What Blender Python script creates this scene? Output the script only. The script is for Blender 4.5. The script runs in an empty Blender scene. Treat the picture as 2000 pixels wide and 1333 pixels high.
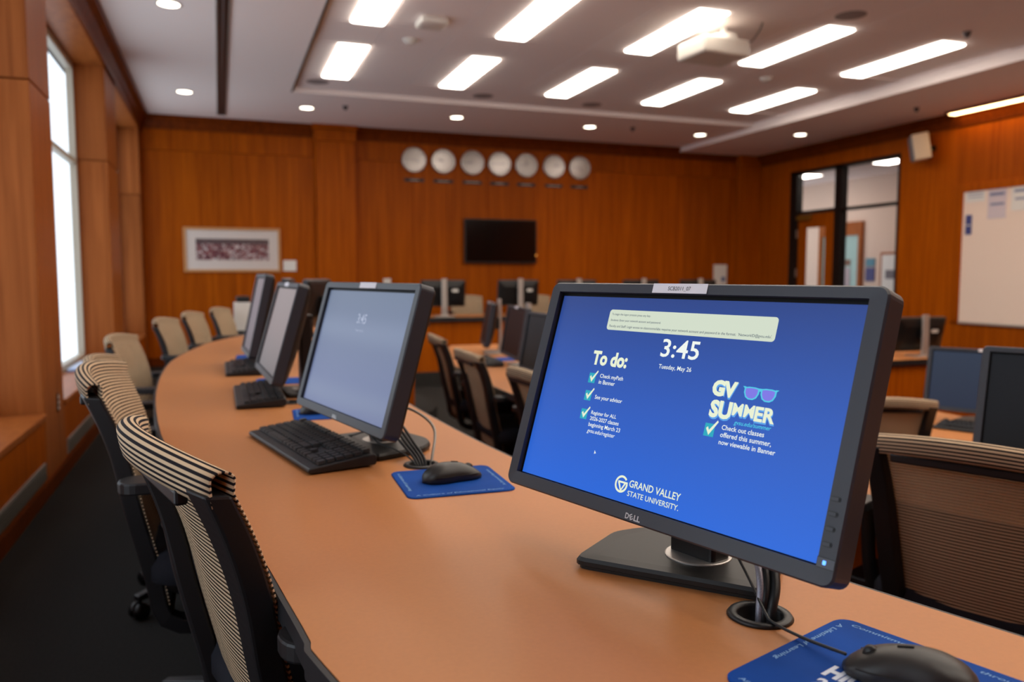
import bpy, bmesh, math, random
from mathutils import Vector, Matrix
random.seed(7)
R = math.radians
ZC = 1.10                      # camera height above the upper floor
SC = bpy.context.scene
COL = SC.collection

# ------------------------------------------------------------------ camera
cd = bpy.data.cameras.new('camera'); cam = bpy.data.objects.new('camera', cd); COL.objects.link(cam)
cam.location = (0, 0, ZC); cam.rotation_euler = (R(90 - 4.65), 0, R(-20.15))
cd.sensor_width = 36; cd.lens = 28.0; cd.clip_start = 0.02; cd.clip_end = 200
cd.dof.use_dof = True; cd.dof.focus_distance = 1.02; cd.dof.aperture_fstop = 4.0; cd.dof.aperture_blades = 9
SC.camera = cam
# ------------------------------------------------------------------ daylight and exposure
w = bpy.data.worlds.new('sky'); SC.world = w; w.use_nodes = True
bg = w.node_tree.nodes['Background']; bg.inputs[0].default_value = (0.80, 0.90, 1.0, 1); bg.inputs[1].default_value = 1.75
vs = SC.view_settings
vs.view_transform = 'Standard'; vs.look = 'None'; vs.gamma = 1; vs.use_curve_mapping = False; vs.exposure = 0.12
SC.cycles.max_bounces = 5; SC.cycles.glossy_bounces = 3; SC.cycles.transparent_max_bounces = 6; SC.cycles.caustics_reflective = False; SC.cycles.caustics_refractive = False
PANEL = 12.7                   # ceiling panel emission
PANEL_COL = (1.0, 0.90, 0.78)

# ------------------------------------------------------------------ materials
def lin(c):
    return tuple(((v/255)/12.92 if v/255 <= .04045 else ((v/255+.055)/1.055)**2.4) for v in c) + (1,)
MATS = {}
def mat(name, rgb, rough=.5, metal=0, emit=None, es=0, spec=.5, noise=None, bump=None, coat=0):
    if name in MATS: return MATS[name]
    m = bpy.data.materials.new(name); m.use_nodes = True; MATS[name] = m
    nt = m.node_tree; b = nt.nodes['Principled BSDF']
    b.inputs['Base Color'].default_value = lin(rgb); b.inputs['Roughness'].default_value = rough
    b.inputs['Metallic'].default_value = metal; b.inputs['Specular IOR Level'].default_value = spec
    b.inputs['Coat Weight'].default_value = coat
    if emit: b.inputs['Emission Color'].default_value = tuple(emit) + (1,); b.inputs['Emission Strength'].default_value = es
    if noise or bump:
        tc = nt.nodes.new('ShaderNodeTexCoord')
        n = nt.nodes.new('ShaderNodeTexNoise'); sc, amt = noise or bump; n.inputs['Scale'].default_value = sc; n.inputs['Detail'].default_value = 4
        nt.links.new(tc.outputs['Object'], n.inputs['Vector'])
        if noise:
            mx = nt.nodes.new('ShaderNodeMix'); mx.data_type = 'RGBA'
            mx.inputs[6].default_value = tuple(v*(1-amt) for v in lin(rgb)[:3]) + (1,)
            mx.inputs[7].default_value = tuple(min(1, v*(1+amt)) for v in lin(rgb)[:3]) + (1,)
            nt.links.new(n.outputs[0], mx.inputs[0]); nt.links.new(mx.outputs[2], b.inputs['Base Color'])
        if bump:
            bp = nt.nodes.new('ShaderNodeBump'); bp.inputs['Strength'].default_value = bump[1]; bp.inputs['Distance'].default_value = .002
            nt.links.new(n.outputs[0], bp.inputs['Height']); nt.links.new(bp.outputs[0], b.inputs['Normal'])
    return m
def wood(name, dark, light, rough=.42, scale=(26, 26, .9), var=.12):
    m = bpy.data.materials.new(name); m.use_nodes = True; MATS[name] = m
    nt = m.node_tree; b = nt.nodes['Principled BSDF']; L = nt.links.new
    g = nt.nodes.new('ShaderNodeNewGeometry'); mp = nt.nodes.new('ShaderNodeMapping'); mp.inputs['Scale'].default_value = scale
    oi = nt.nodes.new('ShaderNodeObjectInfo'); cx = nt.nodes.new('ShaderNodeCombineXYZ')
    mul = nt.nodes.new('ShaderNodeMath'); mul.operation = 'MULTIPLY'; mul.inputs[1].default_value = 37
    L(oi.outputs['Random'], mul.inputs[0]); L(mul.outputs[0], cx.inputs[0]); L(cx.outputs[0], mp.inputs['Location'])
    L(g.outputs['Position'], mp.inputs['Vector'])
    n = nt.nodes.new('ShaderNodeTexNoise'); n.inputs['Scale'].default_value = 1.0; n.inputs['Detail'].default_value = 4; n.inputs['Roughness'].default_value = .62; n.inputs['Distortion'].default_value = .35
    L(mp.outputs[0], n.inputs['Vector'])
    rp = nt.nodes.new('ShaderNodeValToRGB'); rp.color_ramp.elements[0].position = .3; rp.color_ramp.elements[1].position = .72
    rp.color_ramp.elements[0].color = lin(dark); rp.color_ramp.elements[1].color = lin(light)
    L(n.outputs[0], rp.inputs[0])
    hs = nt.nodes.new('ShaderNodeHueSaturation')
    mr = nt.nodes.new('ShaderNodeMapRange'); mr.inputs[3].default_value = 1-var; mr.inputs[4].default_value = 1+var
    L(oi.outputs['Random'], mr.inputs[0]); L(mr.outputs[0], hs.inputs['Value']); L(rp.outputs[0], hs.inputs['Color'])
    L(hs.outputs[0], b.inputs['Base Color'])
    b.inputs['Roughness'].default_value = rough; b.inputs['Specular IOR Level'].default_value = .08
    return m
def glass_mat(name, gloss=.06, tint=(1, 1, 1)):
    m = bpy.data.materials.new(name); m.use_nodes = True; nt = m.node_tree; nt.nodes.clear(); MATS[name] = m
    o = nt.nodes.new('ShaderNodeOutputMaterial'); t = nt.nodes.new('ShaderNodeBsdfTransparent'); t.inputs[0].default_value = tint + (1,)
    gl = nt.nodes.new('ShaderNodeBsdfGlossy'); gl.inputs['Roughness'].default_value = .03
    mx = nt.nodes.new('ShaderNodeMixShader'); mx.inputs[0].default_value = gloss
    nt.links.new(t.outputs[0], mx.inputs[1]); nt.links.new(gl.outputs[0], mx.inputs[2]); nt.links.new(mx.outputs[0], o.inputs[0]); return m
def emis(name, col, s):
    m = bpy.data.materials.new(name); m.use_nodes = True; nt = m.node_tree; nt.nodes.clear(); MATS[name] = m
    o = nt.nodes.new('ShaderNodeOutputMaterial'); e = nt.nodes.new('ShaderNodeEmission'); e.inputs[0].default_value = tuple(col) + (1,); e.inputs[1].default_value = s
    nt.links.new(e.outputs[0], o.inputs[0]); return m
def stripe_fabric(name, light, dark, period=.008, see=.45):
    m = bpy.data.materials.new(name); m.use_nodes = True; nt = m.node_tree; L = nt.links.new; MATS[name] = m
    b = nt.nodes['Principled BSDF']; out = nt.nodes['Material Output']
    uv = nt.nodes.new('ShaderNodeUVMap'); uv.uv_map = 'UVMap'; sp = nt.nodes.new('ShaderNodeSeparateXYZ'); L(uv.outputs[0], sp.inputs[0])
    def math_(op, a, c):
        n = nt.nodes.new('ShaderNodeMath'); n.operation = op
        for i, v in enumerate((a, c)):
            if isinstance(v, (int, float)): n.inputs[i].default_value = v
            else: L(v, n.inputs[i])
        return n.outputs[0]
    f = math_('FRACT', math_('DIVIDE', sp.outputs[1], period), 0)
    tri = math_('ABSOLUTE', math_('SUBTRACT', f, .5), 0)          # 0 mid .. .5 edge
    rp = nt.nodes.new('ShaderNodeValToRGB'); rp.color_ramp.elements[0].position = .22; rp.color_ramp.elements[1].position = .30
    rp.color_ramp.elements[0].color = (0, 0, 0, 1); rp.color_ramp.elements[1].color = (1, 1, 1, 1); L(tri, rp.inputs[0])
    mx = nt.nodes.new('ShaderNodeMix'); mx.data_type = 'RGBA'; mx.inputs[6].default_value = lin(light); mx.inputs[7].default_value = lin(dark)
    L(rp.outputs[0], mx.inputs[0]); L(mx.outputs[2], b.inputs['Base Color']); b.inputs['Roughness'].default_value = .85; b.inputs['Specular IOR Level'].default_value = .2
    tr = nt.nodes.new('ShaderNodeBsdfTransparent'); ms = nt.nodes.new('ShaderNodeMixShader')
    # open knit only on the sheet (uv x > 0), closed where the cloth is doubled over the top roll
    op = math_('MULTIPLY', math_('MULTIPLY', rp.outputs[0], see), math_('GREATER_THAN', sp.outputs[0], 0))
    L(op, ms.inputs[0]); L(b.outputs[0], ms.inputs[1]); L(tr.outputs[0], ms.inputs[2]); L(ms.outputs[0], out.inputs[0]); return m

WOOD = wood('cherry_veneer', (140, 62, 2), (178, 88, 5))
WOODT = wood('cherry_trim', (88, 36, 5), (118, 52, 8), rough=.4)
WOODL = wood('cherry_pale', (132, 70, 30), (164, 94, 46), rough=.4)
DESK = mat('tan_laminate', (186, 121, 69), .45, noise=(160, .07), spec=.32)
EDGE = mat('black_edge', (22, 22, 26), .5)
CARPET = mat('charcoal_carpet', (46, 44, 42), .95, noise=(120, .35), spec=.1)
CEIL = mat('ceiling_paint', (250, 239, 236), .9, spec=.2)
TILE = mat('ceiling_tile', (250, 240, 238), .95, spec=.1, noise=(220, .05))
BLK = mat('black_plastic', (20, 20, 23), .45)
BEZ = mat('charcoal_plastic', (46, 49, 58), .42)
BEZD = mat('dark_plastic', (10, 10, 12), .4)
BASEM = mat('satin_black', (25, 23, 22), .45, spec=.35)
SILV = mat('silver_metal', (190, 184, 178), .35, .6)
KEYM = mat('key_plastic', (28, 28, 31), .5)
WHITE = mat('white_plastic', (225, 222, 216), .4)
GREYM = mat('grey_metal', (150, 146, 140), .45, .3)
DARKM = mat('dark_bronze', (28, 25, 24), .4, .4)
SEATM = mat('charcoal_seat', (34, 35, 42), .9, spec=.2, noise=(300, .3))
PAD = mat('mousepad_blue', (20, 70, 150), .8, spec=.12, noise=(14, .35))
PADT = mat('pad_print', (120, 165, 215), .8)
PADW = mat('pad_print_white', (214, 222, 235), .8)
PAPER = mat('paper', (232, 228, 222), .8)
INK = mat('ink', (40, 42, 50), .7)
FABRIC = stripe_fabric('striped_knit', (212, 184, 150), (28, 24, 30))
FABD = FABRIC
LIGHT = emis('light_diffuser', PANEL_COL, PANEL)
SPOT = emis('spot_diffuser', (1, .88, .70), 9)
WALLP = mat('corridor_paint', (222, 196, 178), .85)

# ------------------------------------------------------------------ geometry helpers
class MB:
    def __init__(s): s.v = []; s.f = []; s.uv = []
    def add(s, vs, fs, uvs=None):
        o = len(s.v); s.v += [tuple(p) for p in vs]; s.f += [tuple(i+o for i in f) for f in fs]
        return s
    def box(s, c, d, M=None):
        x, y, z = (k/2 for k in d)
        vs = [Vector((sx*x, sy*y, sz*z)) for sz in (-1, 1) for sy in (-1, 1) for sx in (-1, 1)]
        if M is not None: vs = [M @ p for p in vs]
        vs = [p + Vector(c) for p in vs]
        return s.add(vs, [(0, 2, 3, 1), (4, 5, 7, 6), (0, 1, 5, 4), (2, 6, 7, 3), (0, 4, 6, 2), (1, 3, 7, 5)])
    def bx(s, x0, x1, y0, y1, z0, z1):
        return s.box(((x0+x1)/2, (y0+y1)/2, (z0+z1)/2), (abs(x1-x0), abs(y1-y0), abs(z1-z0)))
    def cyl(s, p0, p1, r0, r1=None, n=16):
        r1 = r0 if r1 is None else r1
        p0, p1 = Vector(p0), Vector(p1); d = (p1-p0).normalized()
        u = d.orthogonal().normalized(); v = d.cross(u)
        vs = []
        for p, r in ((p0, r0), (p1, r1)):
            for k in range(n):
                a = 2*math.pi*k/n; vs.append(p + (u*math.cos(a)+v*math.sin(a))*r)
        fs = [(k, (k+1) % n, n+(k+1) % n, n+k) for k in range(n)] + [tuple(range(n-1, -1, -1)), tuple(range(n, 2*n))]
        return s.add(vs, fs)
    def loft(s, loops, close=True, cap0=True, cap1=True):
        n = len(loops[0]); vs = [p for l in loops for p in l]; fs = []
        for i in range(len(loops)-1):
            for k in range(n if close else n-1):
                a, b = i*n+k, i*n+(k+1) % n; fs.append((a, b, b+n, a+n))
        if cap0: fs.append(tuple(range(n-1, -1, -1)))
        if cap1: fs.append(tuple(range((len(loops)-1)*n, len(loops)*n)))
        return s.add(vs, fs)
    def prism(s, outline, z0, z1):
        return s.loft([[(x, y, z0) for x, y in outline], [(x, y, z1) for x, y in outline]])
    def tube(s, path, r, n=8):
        pts = [Vector(p) for p in path]; loops = []; u = None
        for i, p in enumerate(pts):
            d = (pts[min(i+1, len(pts)-1)] - pts[max(i-1, 0)]).normalized()
            u = d.orthogonal().normalized() if u is None else (u - d*u.dot(d)).normalized()
            v = d.cross(u); rr = r[i] if isinstance(r, (list, tuple)) else r
            loops.append([p + (u*math.cos(2*math.pi*k/n)+v*math.sin(2*math.pi*k/n))*rr for k in range(n)])
        return s.loft(loops)
    def lathe(s, prof, n=24, c=(0, 0, 0)):
        loops = [[(c[0]+r*math.cos(2*math.pi*k/n), c[1]+r*math.sin(2*math.pi*k/n), c[2]+z) for k in range(n)] for r, z in prof]
        return s.loft(loops)
    def xf(s, M): s.v = [tuple(M @ Vector(p)) for p in s.v]; return s
    def mesh(s, name, m=None, smooth=False):
        me = bpy.data.meshes.new(name); me.from_pydata(s.v, [], s.f); me.update()
        bm = bmesh.new(); bm.from_mesh(me); bmesh.ops.recalc_face_normals(bm, faces=bm.faces); bm.to_mesh(me); bm.free()
        if m: me.materials.append(m)
        if smooth:
            for p in me.polygons: p.use_smooth = True
        return me
    def build(s, name, m, parent=None, smooth=False, bevel=0, seg=2, label=None):
        o = bpy.data.objects.new(name, s.mesh(name, m, smooth)); COL.objects.link(o); o.parent = parent
        if bevel:
            b = o.modifiers.new('bevel', 'BEVEL'); b.width = bevel; b.segments = seg; b.limit_method = 'ANGLE'; b.angle_limit = R(40)
        if label: o['label'] = label
        return o
def link(me, name, parent=None, loc=(0, 0, 0), rz=0):
    o = bpy.data.objects.new(name, me); COL.objects.link(o); o.parent = parent; o.location = loc; o.rotation_euler = (0, 0, rz); return o
def thing(name, label, cat, loc=(0, 0, 0), rz=0, group=None):
    o = bpy.data.objects.new(name, None); COL.objects.link(o); o.empty_display_size = .05
    o.location = loc; o.rotation_euler = (0, 0, rz); return tag(o, label, cat, group)
def tag(o, label, cat, group=None):
    o['label'] = label; o['category'] = cat
    if group: o['group'] = group
    return o
def struct(o, label=None, cat=None):
    o['kind'] = 'structure'
    if label: o['label'] = label
    if cat: o['category'] = cat
    return o
def sempty(name, label, cat, loc=(0, 0, 0)):
    o = bpy.data.objects.new(name, None); COL.objects.link(o); o.location = loc; return struct(o, label, cat)
def copy_tree(o, parent=None, sel=None):
    c = o.copy(); COL.objects.link(c); c.parent = parent
    for ch in list(o.children): copy_tree(ch, c)
    return c
def rrect(x0, x1, y0, y1, r, n=5):
    pts = []
    for cx, cy, a0 in ((x1-r, y1-r, 0), (x0+r, y1-r, 90), (x0+r, y0+r, 180), (x1-r, y0+r, 270)):
        for k in range(n+1):
            a = R(a0+90*k/n); pts.append((cx+r*math.cos(a), cy+r*math.sin(a)))
    return pts
def smoothcurve(pts, per=8):
    P = [Vector(p) for p in pts]; out = []
    for i in range(len(P)-1):
        p0 = P[max(i-1, 0)]; p1 = P[i]; p2 = P[i+1]; p3 = P[min(i+2, len(P)-1)]
        for k in range(per):
            t = k/per
            out.append(.5*((2*p1)+(p2-p0)*t+(2*p0-5*p1+4*p2-p3)*t*t+(3*p1-p0-3*p2+p3)*t**3))
    out.append(P[-1]); return out
def interp(tab, y):
    for (y0, x0), (y1, x1) in zip(tab, tab[1:]):
        if y <= y1: t = (y-y0)/(y1-y0); return x0+(x1-x0)*max(0, t)
    return tab[-1][1]
_tc = {}
def text2d(body, bold=0.0, shear=0.0):
    """flat lettering as vertices + faces, baseline at 0, left at 0, size 1"""
    key = (body, bold, shear)
    if key in _tc: return _tc[key]
    cu = bpy.data.curves.new('t', 'FONT'); cu.body = body; cu.size = 1; cu.offset = bold; cu.shear = shear; cu.resolution_u = 3
    o = bpy.data.objects.new('t', cu); COL.objects.link(o)
    dg = bpy.context.evaluated_depsgraph_get(); dg.update(); me = bpy.data.meshes.new_from_object(o.evaluated_get(dg))
    v = [(p.co.x, p.co.y) for p in me.vertices]; f = [tuple(p.vertices) for p in me.polygons]
    bpy.data.objects.remove(o); bpy.data.curves.remove(cu); bpy.data.meshes.remove(me)
    x0 = min(p[0] for p in v); x1 = max(p[0] for p in v)
    _tc[key] = ([((x-x0)/(x1-x0), y) for x, y in v], f, x1-x0); return _tc[key]
def put_text(mb, body, x, y, width, cap=None, bold=0, shear=0, frame=None, ys=1.0):
    v, f, wd = text2d(body, bold, shear)
    sc = width/wd; sy = (cap/.73 if cap else sc*ys)
    mb.add([frame(x+p[0]*width, y+p[1]*sy) for p in v], f)

# ================================================================== SETTING
XL, XR, YB, YN = -.84, 8.0, 10.6, -2.6
ZB, ZT, ZR = ZC+1.925, ZC+1.975, ZC+1.86
OUTER = [(-2.4, 1.35), (-1.6, .92), (-.8, .57), (0, .285), (.733, .092), (.86, .072), (1.3, .01), (1.87, -.118), (2.56, -.19), (3.12, -.218), (3.6, -.222), (3.98, -.204), (4.5, -.135), (5.0, -.031), (5.6, .22), (6.1, .56), (6.4, .85)]
INNER = [(-2.4, 2.25), (-1.6, 1.70), (-.8, 1.31), (0, 1.01), (.579, .79), (1.0, .665), (1.55, .572), (2.2, .53), (3.0, .51), (3.6, .52), (4.3, .59), (5.0, .75), (5.5, .96), (6.0, 1.28), (6.4, 1.62)]
T2O = [(-.6, 2.65), (.4, 2.03), (1.0, 1.72), (1.5, 1.50), (2.3, 1.30), (3.4, 1.25), (4.4, 1.30), (5.3, 1.45), (6.0, 1.69)]
def dense(tab, per=6):
    return [(p.x, p.y) for p in smoothcurve([(x, y, 0) for y, x in tab], per)]
S1 = [(-2.6, 2.48)] + [(y, x+.10) for y, x in INNER] + [(8.83, 3.6)]
S1[-1] = (8.83, 1.75)
S2 = [(-2.6, 4.5), (-.6, 3.42), (.4, 2.80), (1.0, 2.48), (1.5, 2.26), (2.3, 2.06), (3.4, 1.99), (4.4, 2.04), (5.3, 2.19), (6.0, 2.4), (6.6, 2.6), (8.83, 2.9)]

def strip_floor(name, fa, fb, z, y0, y1, n=40, m=CARPET):
    mb = MB()
    for i in range(n):
        ya, yb = y0+(y1-y0)*i/n, y0+(y1-y0)*(i+1)/n
        q = [(fa(ya), ya), (fb(ya), ya), (fb(yb), yb), (fa(yb), yb)]
        mb.loft([[(x, y, z-.5) for x, y in q], [(x, y, z) for x, y in q]])
    return mb
fl = strip_floor('f', lambda y: XL-.27, lambda y: interp(S1, y), 0, YN, 8.83)
fl.bx(XL-.27, XR+.1, 8.83, YB+.1, -.5, 0)
floor = struct(fl.build('floor', CARPET), 'dark charcoal carpet floor in stepped tiers under the desks', 'floor')
strip_floor('f', lambda y: interp(S1, y), lambda y: interp(S2, y), -.16, YN, 8.83).build('middle_tier', CARPET, floor)
strip_floor('f', lambda y: interp(S2, y), lambda y: XR+.1, -.32, YN, 8.83).build('lowest_tier', CARPET, floor)

# ---- ceiling
cl = MB(); GX_ = -1.067
TX0, TX1, TY0, TY1 = .767, 6.55, -1.4, 8.78
cl.bx(GX_-.05, TX0, YN-.1, YB+.1, ZB, ZB+.3); cl.bx(TX0, TX1, TY1, YB+.1, ZB, ZB+.3)
cl.bx(TX0, TX1, YN-.1, TY0, ZB, ZB+.3); cl.bx(TX1, XR+.15, YN-.1, YB+.1, ZR, ZB+.3)
cl.bx(TX0, TX1, TY0, TY1, ZT+.012, ZT+.3)
ceiling = struct(cl.build('ceiling', CEIL), 'pale grey ceiling with a raised field of lay-in tiles', 'ceiling')
LX = [1.0, 2.19, 3.38, 4.57, 5.76]; LW = .285
ROWS = [7.61, 5.80, 3.38, 1.57, -.24]
mb = MB().bx(TX0-.006, TX0+.012, TY0, TY1, ZB-.006, ZT); mb.build('tray_edge', mat('tray_shadow_line', (96, 82, 72), .7), ceiling)  # brown strip paints the shadow line in the gap behind the ceiling lip
cols = [1.297+.595*k for k in range(-1, 9)]
def tile(x0, x1, y0, y1):
    MB().bx(x0+.003, x1-.003, y0+.003, y1-.003, ZT, ZT+.012).build('ceiling_tile', TILE, ceiling)
ys = []
y = TY1
bounds = [TY1] + sum([[r+.605, r-.605] for r in ROWS], []) + [TY0]
for k, x0 in enumerate(cols[:-1]):
    x1 = x0+.595
    xa, xb = max(x0, TX0), min(x1, TX1)
    if k == 0: xa = TX0
    if k == len(cols)-2: xb = TX1
    lightcol = k % 2 == 0 and k//2 < 5
    for i in range(len(bounds)-1):
        yb, ya = bounds[i], bounds[i+1]
        isrow = i % 2 == 1
        if isrow and lightcol: tile(xa, LX[k//2]-.004, ya, yb)
        else: tile(xa, xb, ya, yb)
# ---- troffers
rown = ['farthest row', 'second row from the back wall', 'third row from the back wall', 'fourth row from the back wall', 'row nearest the camera']
coln = ['leftmost', 'second from left', 'middle', 'fourth from left', 'rightmost']
proto = None
for ri, yc in enumerate(ROWS):
    for ci, x0 in enumerate(LX):
        t = thing('ceiling_light', f'glowing rectangular ceiling light, {coln[ci]} in the {rown[ri]}', 'ceiling light', (x0+LW/2, yc, ZT), group='rectangular ceiling lights')
        if proto is None:
            f = MB()
            for sx in (-1, 1): f.box((sx*(LW/2-.006), 0, .003), (.012, 1.2, .01))
            for sy in (-1, 1): f.box((0, sy*.594, .003), (LW-.024, .012, .01))
            proto = (f.mesh('light_frame', WHITE), MB().loft([[(x, y, z) for x, y in rrect(-LW/2+i, LW/2-i, -.6+i, .6-i, .012, 2)] for z, i in ((.006, .012), (-.010, .012), (-.018, .022))]).mesh('diffuser', LIGHT))
        link(proto[0], 'light_frame', t); link(proto[1], 'diffuser', t)
# ---- recessed spots
sp_names = ['above the window wall, nearer the camera', 'above the window wall near the back corner', 'in front of the wood pilaster', 'second from left in the back row', 'third from left in the back row', 'fourth from left in the back row', 'on the right soffit above the door']
ring = MB().lathe([(.075, 0), (.075, -.006), (.088, -.006), (.09, 0)], 24).mesh('trim_ring', WHITE, True)
disc = MB().lathe([(.072, .0), (.072, -.003), (.02, -.005)], 24).mesh('lamp_disc', SPOT, True)
for (x, y, z), nm in zip([(-.28, 6.3, ZB), (-.283, 9.17, ZB), (1.0, 9.55, ZB), (2.767, 9.49, ZB), (4.553, 9.49, ZB), (6.22, 9.5, ZB), (7.24, 8.71, ZR)], sp_names):
    t = thing('recessed_spotlight', f'small round recessed ceiling spotlight {nm}', 'spotlight', (x, y, z), group='recessed spotlights')
    link(ring, 'trim_ring', t); link(disc, 'lamp_disc', t)
for (x, y) in ((-.28, 3.4), (-.28, .5), (7.24, 4.5), (7.24, 1.0)):
    t = thing('recessed_spotlight', f'round recessed ceiling spotlight over the {"window aisle" if x < 1 else "whiteboard side"} {"far behind" if y < 2 else "just above"} the camera view', 'spotlight', (x, y, ZB if x < 1 else ZR), group='recessed spotlights')
    link(ring, 'trim_ring', t); link(disc, 'lamp_disc', t)
# ---- linear diffuser slot
t = thing('linear_air_diffuser', 'long narrow black slot air diffuser in the ceiling beside the windows', 'air diffuser', (.083, 4.0, ZB))
MB().box((0, 0, -.002), (.10, 12.6, .006)).build('slot_backing', DARKM, t)
for x in (-.045, 0, .045): MB().box((x, 0, -.006), (.012, 12.6, .012)).build('slot_rail', GREYM if x else mat('rail', (90, 85, 85), .5), t)

# ---- back wall
wb = sempty('wall_back', 'back wall of warm cherry veneer panels', 'wall')
MB().bx(XL-.4, XR+.1, YB+.02, YB+.2, -.5, ZB+.2).build('wall_core', mat('core', (30, 14, 6), .8), wb)
def panel(wall, x0, x1, z0, z1, y=YB, th=.02, m=WOOD, nm='panel'):
    return MB().bx(x0+.002, x1-.002, y, y+th, z0+.002, z1-.002).build(nm, m, wall, bevel=.0015, seg=1)
xs = [XL, .18, 1.197]
for a, b in zip(xs, xs[1:]):
    panel(wb, a, b, .10, ZC+1.52); panel(wb, a, b, ZC+1.52, ZB-.15)
xs = [1.688, 2.95, 4.2, 5.45, 6.7, 7.62]
for a, b in zip(xs, xs[1:]):
    panel(wb, a, b, .10, ZC+1.52); panel(wb, a, b, ZC+1.52, ZB-.15)
for a, b in ((1.197, 1.688), (7.62, 8.0)):
    MB().bx(a, b, YB-.10, YB, 0, ZC+1.72).build('pilaster', WOOD, wb, bevel=.004)
    MB().bx(a-.02, b+.02, YB-.125, YB, ZC+1.72, ZB-.06).bx(a-.04, b+.04, YB-.15, YB, ZB-.06, ZB).build('capital', WOOD, wb, bevel=.006)
def crown_profile(): return [(0, -.16), (.018, -.16), (.024, -.13), (.05, -.07), (.085, -.035), (.09, 0), (0, 0)]
c = MB().loft([[(x, YB-d, ZB+z) for d, z in crown_profile()] for x in (XL, XR)]); struct(c.build('trim_1', WOODT), 'cherry crown moulding along the back wall', 'moulding')
c = MB().loft([[(XL+d*1.15, y, ZB+z*1.25) for d, z in crown_profile()] for y in (YN, YB)]); struct(c.build('trim_2', WOODT), 'dark cherry crown moulding above the windows', 'moulding')
c = MB().loft([[(XR-d, y, ZR+z) for d, z in crown_profile()] for y in (YN, YB)]); struct(c.build('trim_3', WOODT), 'cherry crown moulding along the right wall', 'moulding')
struct(MB().bx(XL, XR, YB-.014, YB+.001, 0, .10).build('baseboard_back', WOODT), 'cherry baseboard of the back wall', 'baseboard')

# ---- left window wall
wl = sempty('wall_left', 'window wall with deep cherry panelled bays and piers', 'wall')
PIERS = [(-1.02, -.42), (1.5, 2.1), (4.53, 5.05), (7.46, 8.17), (10.4, YB)]
BAYS = [(-.42, 1.5), (2.1, 4.53), (5.05, 7.46), (8.17, 10.4)]
SILL, HEAD, GX = ZC-.69, ZC+1.724, -1.067
JZ = ZC+.956
MB().bx(GX-.12, GX-.05, YN, YB+.1, HEAD, ZB+.2).build('lintel_core', MATS['core'], wl)
for a, b in PIERS:
    MB().bx(GX-.05, XL, a, b, 0, JZ-.003).build('pier_panel', WOODL, wl, bevel=.006)
    MB().bx(GX-.05, XL, a, b, JZ+.003, HEAD+.01).build('pier_panel', WOODL, wl, bevel=.006)
MB().bx(GX-.05, XL, YN, -1.02, 0, HEAD).build('pier_panel', WOOD, wl)
MB().bx(GX-.05, XL, YN, YB, HEAD, ZB).build('head_board', WOODL, wl, bevel=.004)
for i, (a, b) in enumerate(BAYS):
    MB().bx(GX-.05, XL-.004, a, b, 0, SILL-.03).build('apron_panel', WOOD, wl)
    MB().bx(GX-.05, XL+.012, a+.001, b-.001, SILL-.03, SILL).build('sill_board', WOODL, wl, bevel=.004)
    MB().bx(XL-.004, XL+.004, a+.05, b-.05, .085, .17).build('heater_grille', GREYM, wl)
    g = MB()
    for k in range(6): g.bx(XL+.004, XL+.008, a+.06, b-.06, .092+k*.0125, .098+k*.0125)
    g.build('grille_bars', mat('grille_dark', (96, 90, 82), .5, .3), wl)
    wn = sempty(f'window_{i+1}', 'tall bright window with a slim frame between wood piers', 'window', (GX, (a+b)/2, SILL))
    h = HEAD-SILL; hb = ZC+.93-SILL; W2 = (b-a)/2
    for y0, y1, z0, z1 in ((-W2, -W2+.05, 0, h), (W2-.05, W2, 0, h), (-W2+.05, W2-.05, 0, .05), (-W2+.05, W2-.05, h-.06, h), (-W2+.05, W2-.05, hb-.02, hb+.02)):
        MB().bx(-.05, 0, y0, y1, z0, z1).build('window_frame', mat('pale_frame', (176, 166, 150), .5), wn)
    for z0, z1 in ((.05, hb-.02), (hb+.02, h-.06)):
        MB().bx(-.03, -.024, -W2+.05, W2-.05, z0, z1).build('pane', glass_mat('clear_glass', .05) if 'clear_glass' not in MATS else MATS['clear_glass'], wn)
struct(MB().bx(XL, XL+.018, YN, YB, 0, .075).build('baseboard_left', WOODT), 'cherry baseboard below the windows', 'baseboard')
# ---- wall behind the camera
struct(MB().bx(XL-.5, XR+.1, YN-.15, YN, -.5, ZB+.2).build('wall_front', WOOD), 'cherry wall behind the camera', 'wall')

# ---- right wall with glazed door screen
wr = sempty('wall_right', 'right wall of orange brown cherry veneer panels', 'wall')
DY0, DY1, DTOP = 7.77, 9.80, ZC+1.53
for a, b, z0, z1 in ((YN, -.6, -.4, ZR), (-.6, .9, -.4, ZR), (.9, 2.4, -.4, ZR), (2.4, 3.9, -.4, ZR), (3.9, 5.4, -.4, ZR), (5.4, 6.95, -.4, ZR), (6.95, DY0, -.4, ZR), (DY1, YB, -.4, ZR), (DY0, DY1, DTOP, ZR)):
    MB().bx(XR, XR+.1, a+.0015, b-.0015, z0, z1).build('panel', WOOD, wr, bevel=.0015, seg=1)
fr = sempty('window_5', 'dark framed glass screen beside and above the wooden door', 'window', (XR, 0, 0))
MY = 8.82
for y0, y1, z0, z1 in ((DY0, DY0+.03, -.32, DTOP), (DY1-.15, DY1, -.32, DTOP), (MY-.065, MY+.065, -.32, DTOP), (DY0, DY1, DTOP-.05, DTOP), (DY0, MY-.06, ZC+.895, ZC+.935), (MY+.06, DY1-.15, ZC+.905, ZC+.945)):
    MB().bx(-.01, .1, y0, y1, z0, z1).build('frame_bar', DARKM, fr, bevel=.003)
PG = glass_mat('screen_glass', .05)
for y0, y1, z0, z1 in ((DY0+.03, MY-.065, -.3, ZC+.895), (DY0+.03, MY-.065, ZC+.935, DTOP-.05), (MY+.065, DY1-.15, ZC+.945, DTOP-.05)):
    MB().bx(.045, .051, y0, y1, z0, z1).build('pane', PG, fr)
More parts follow.
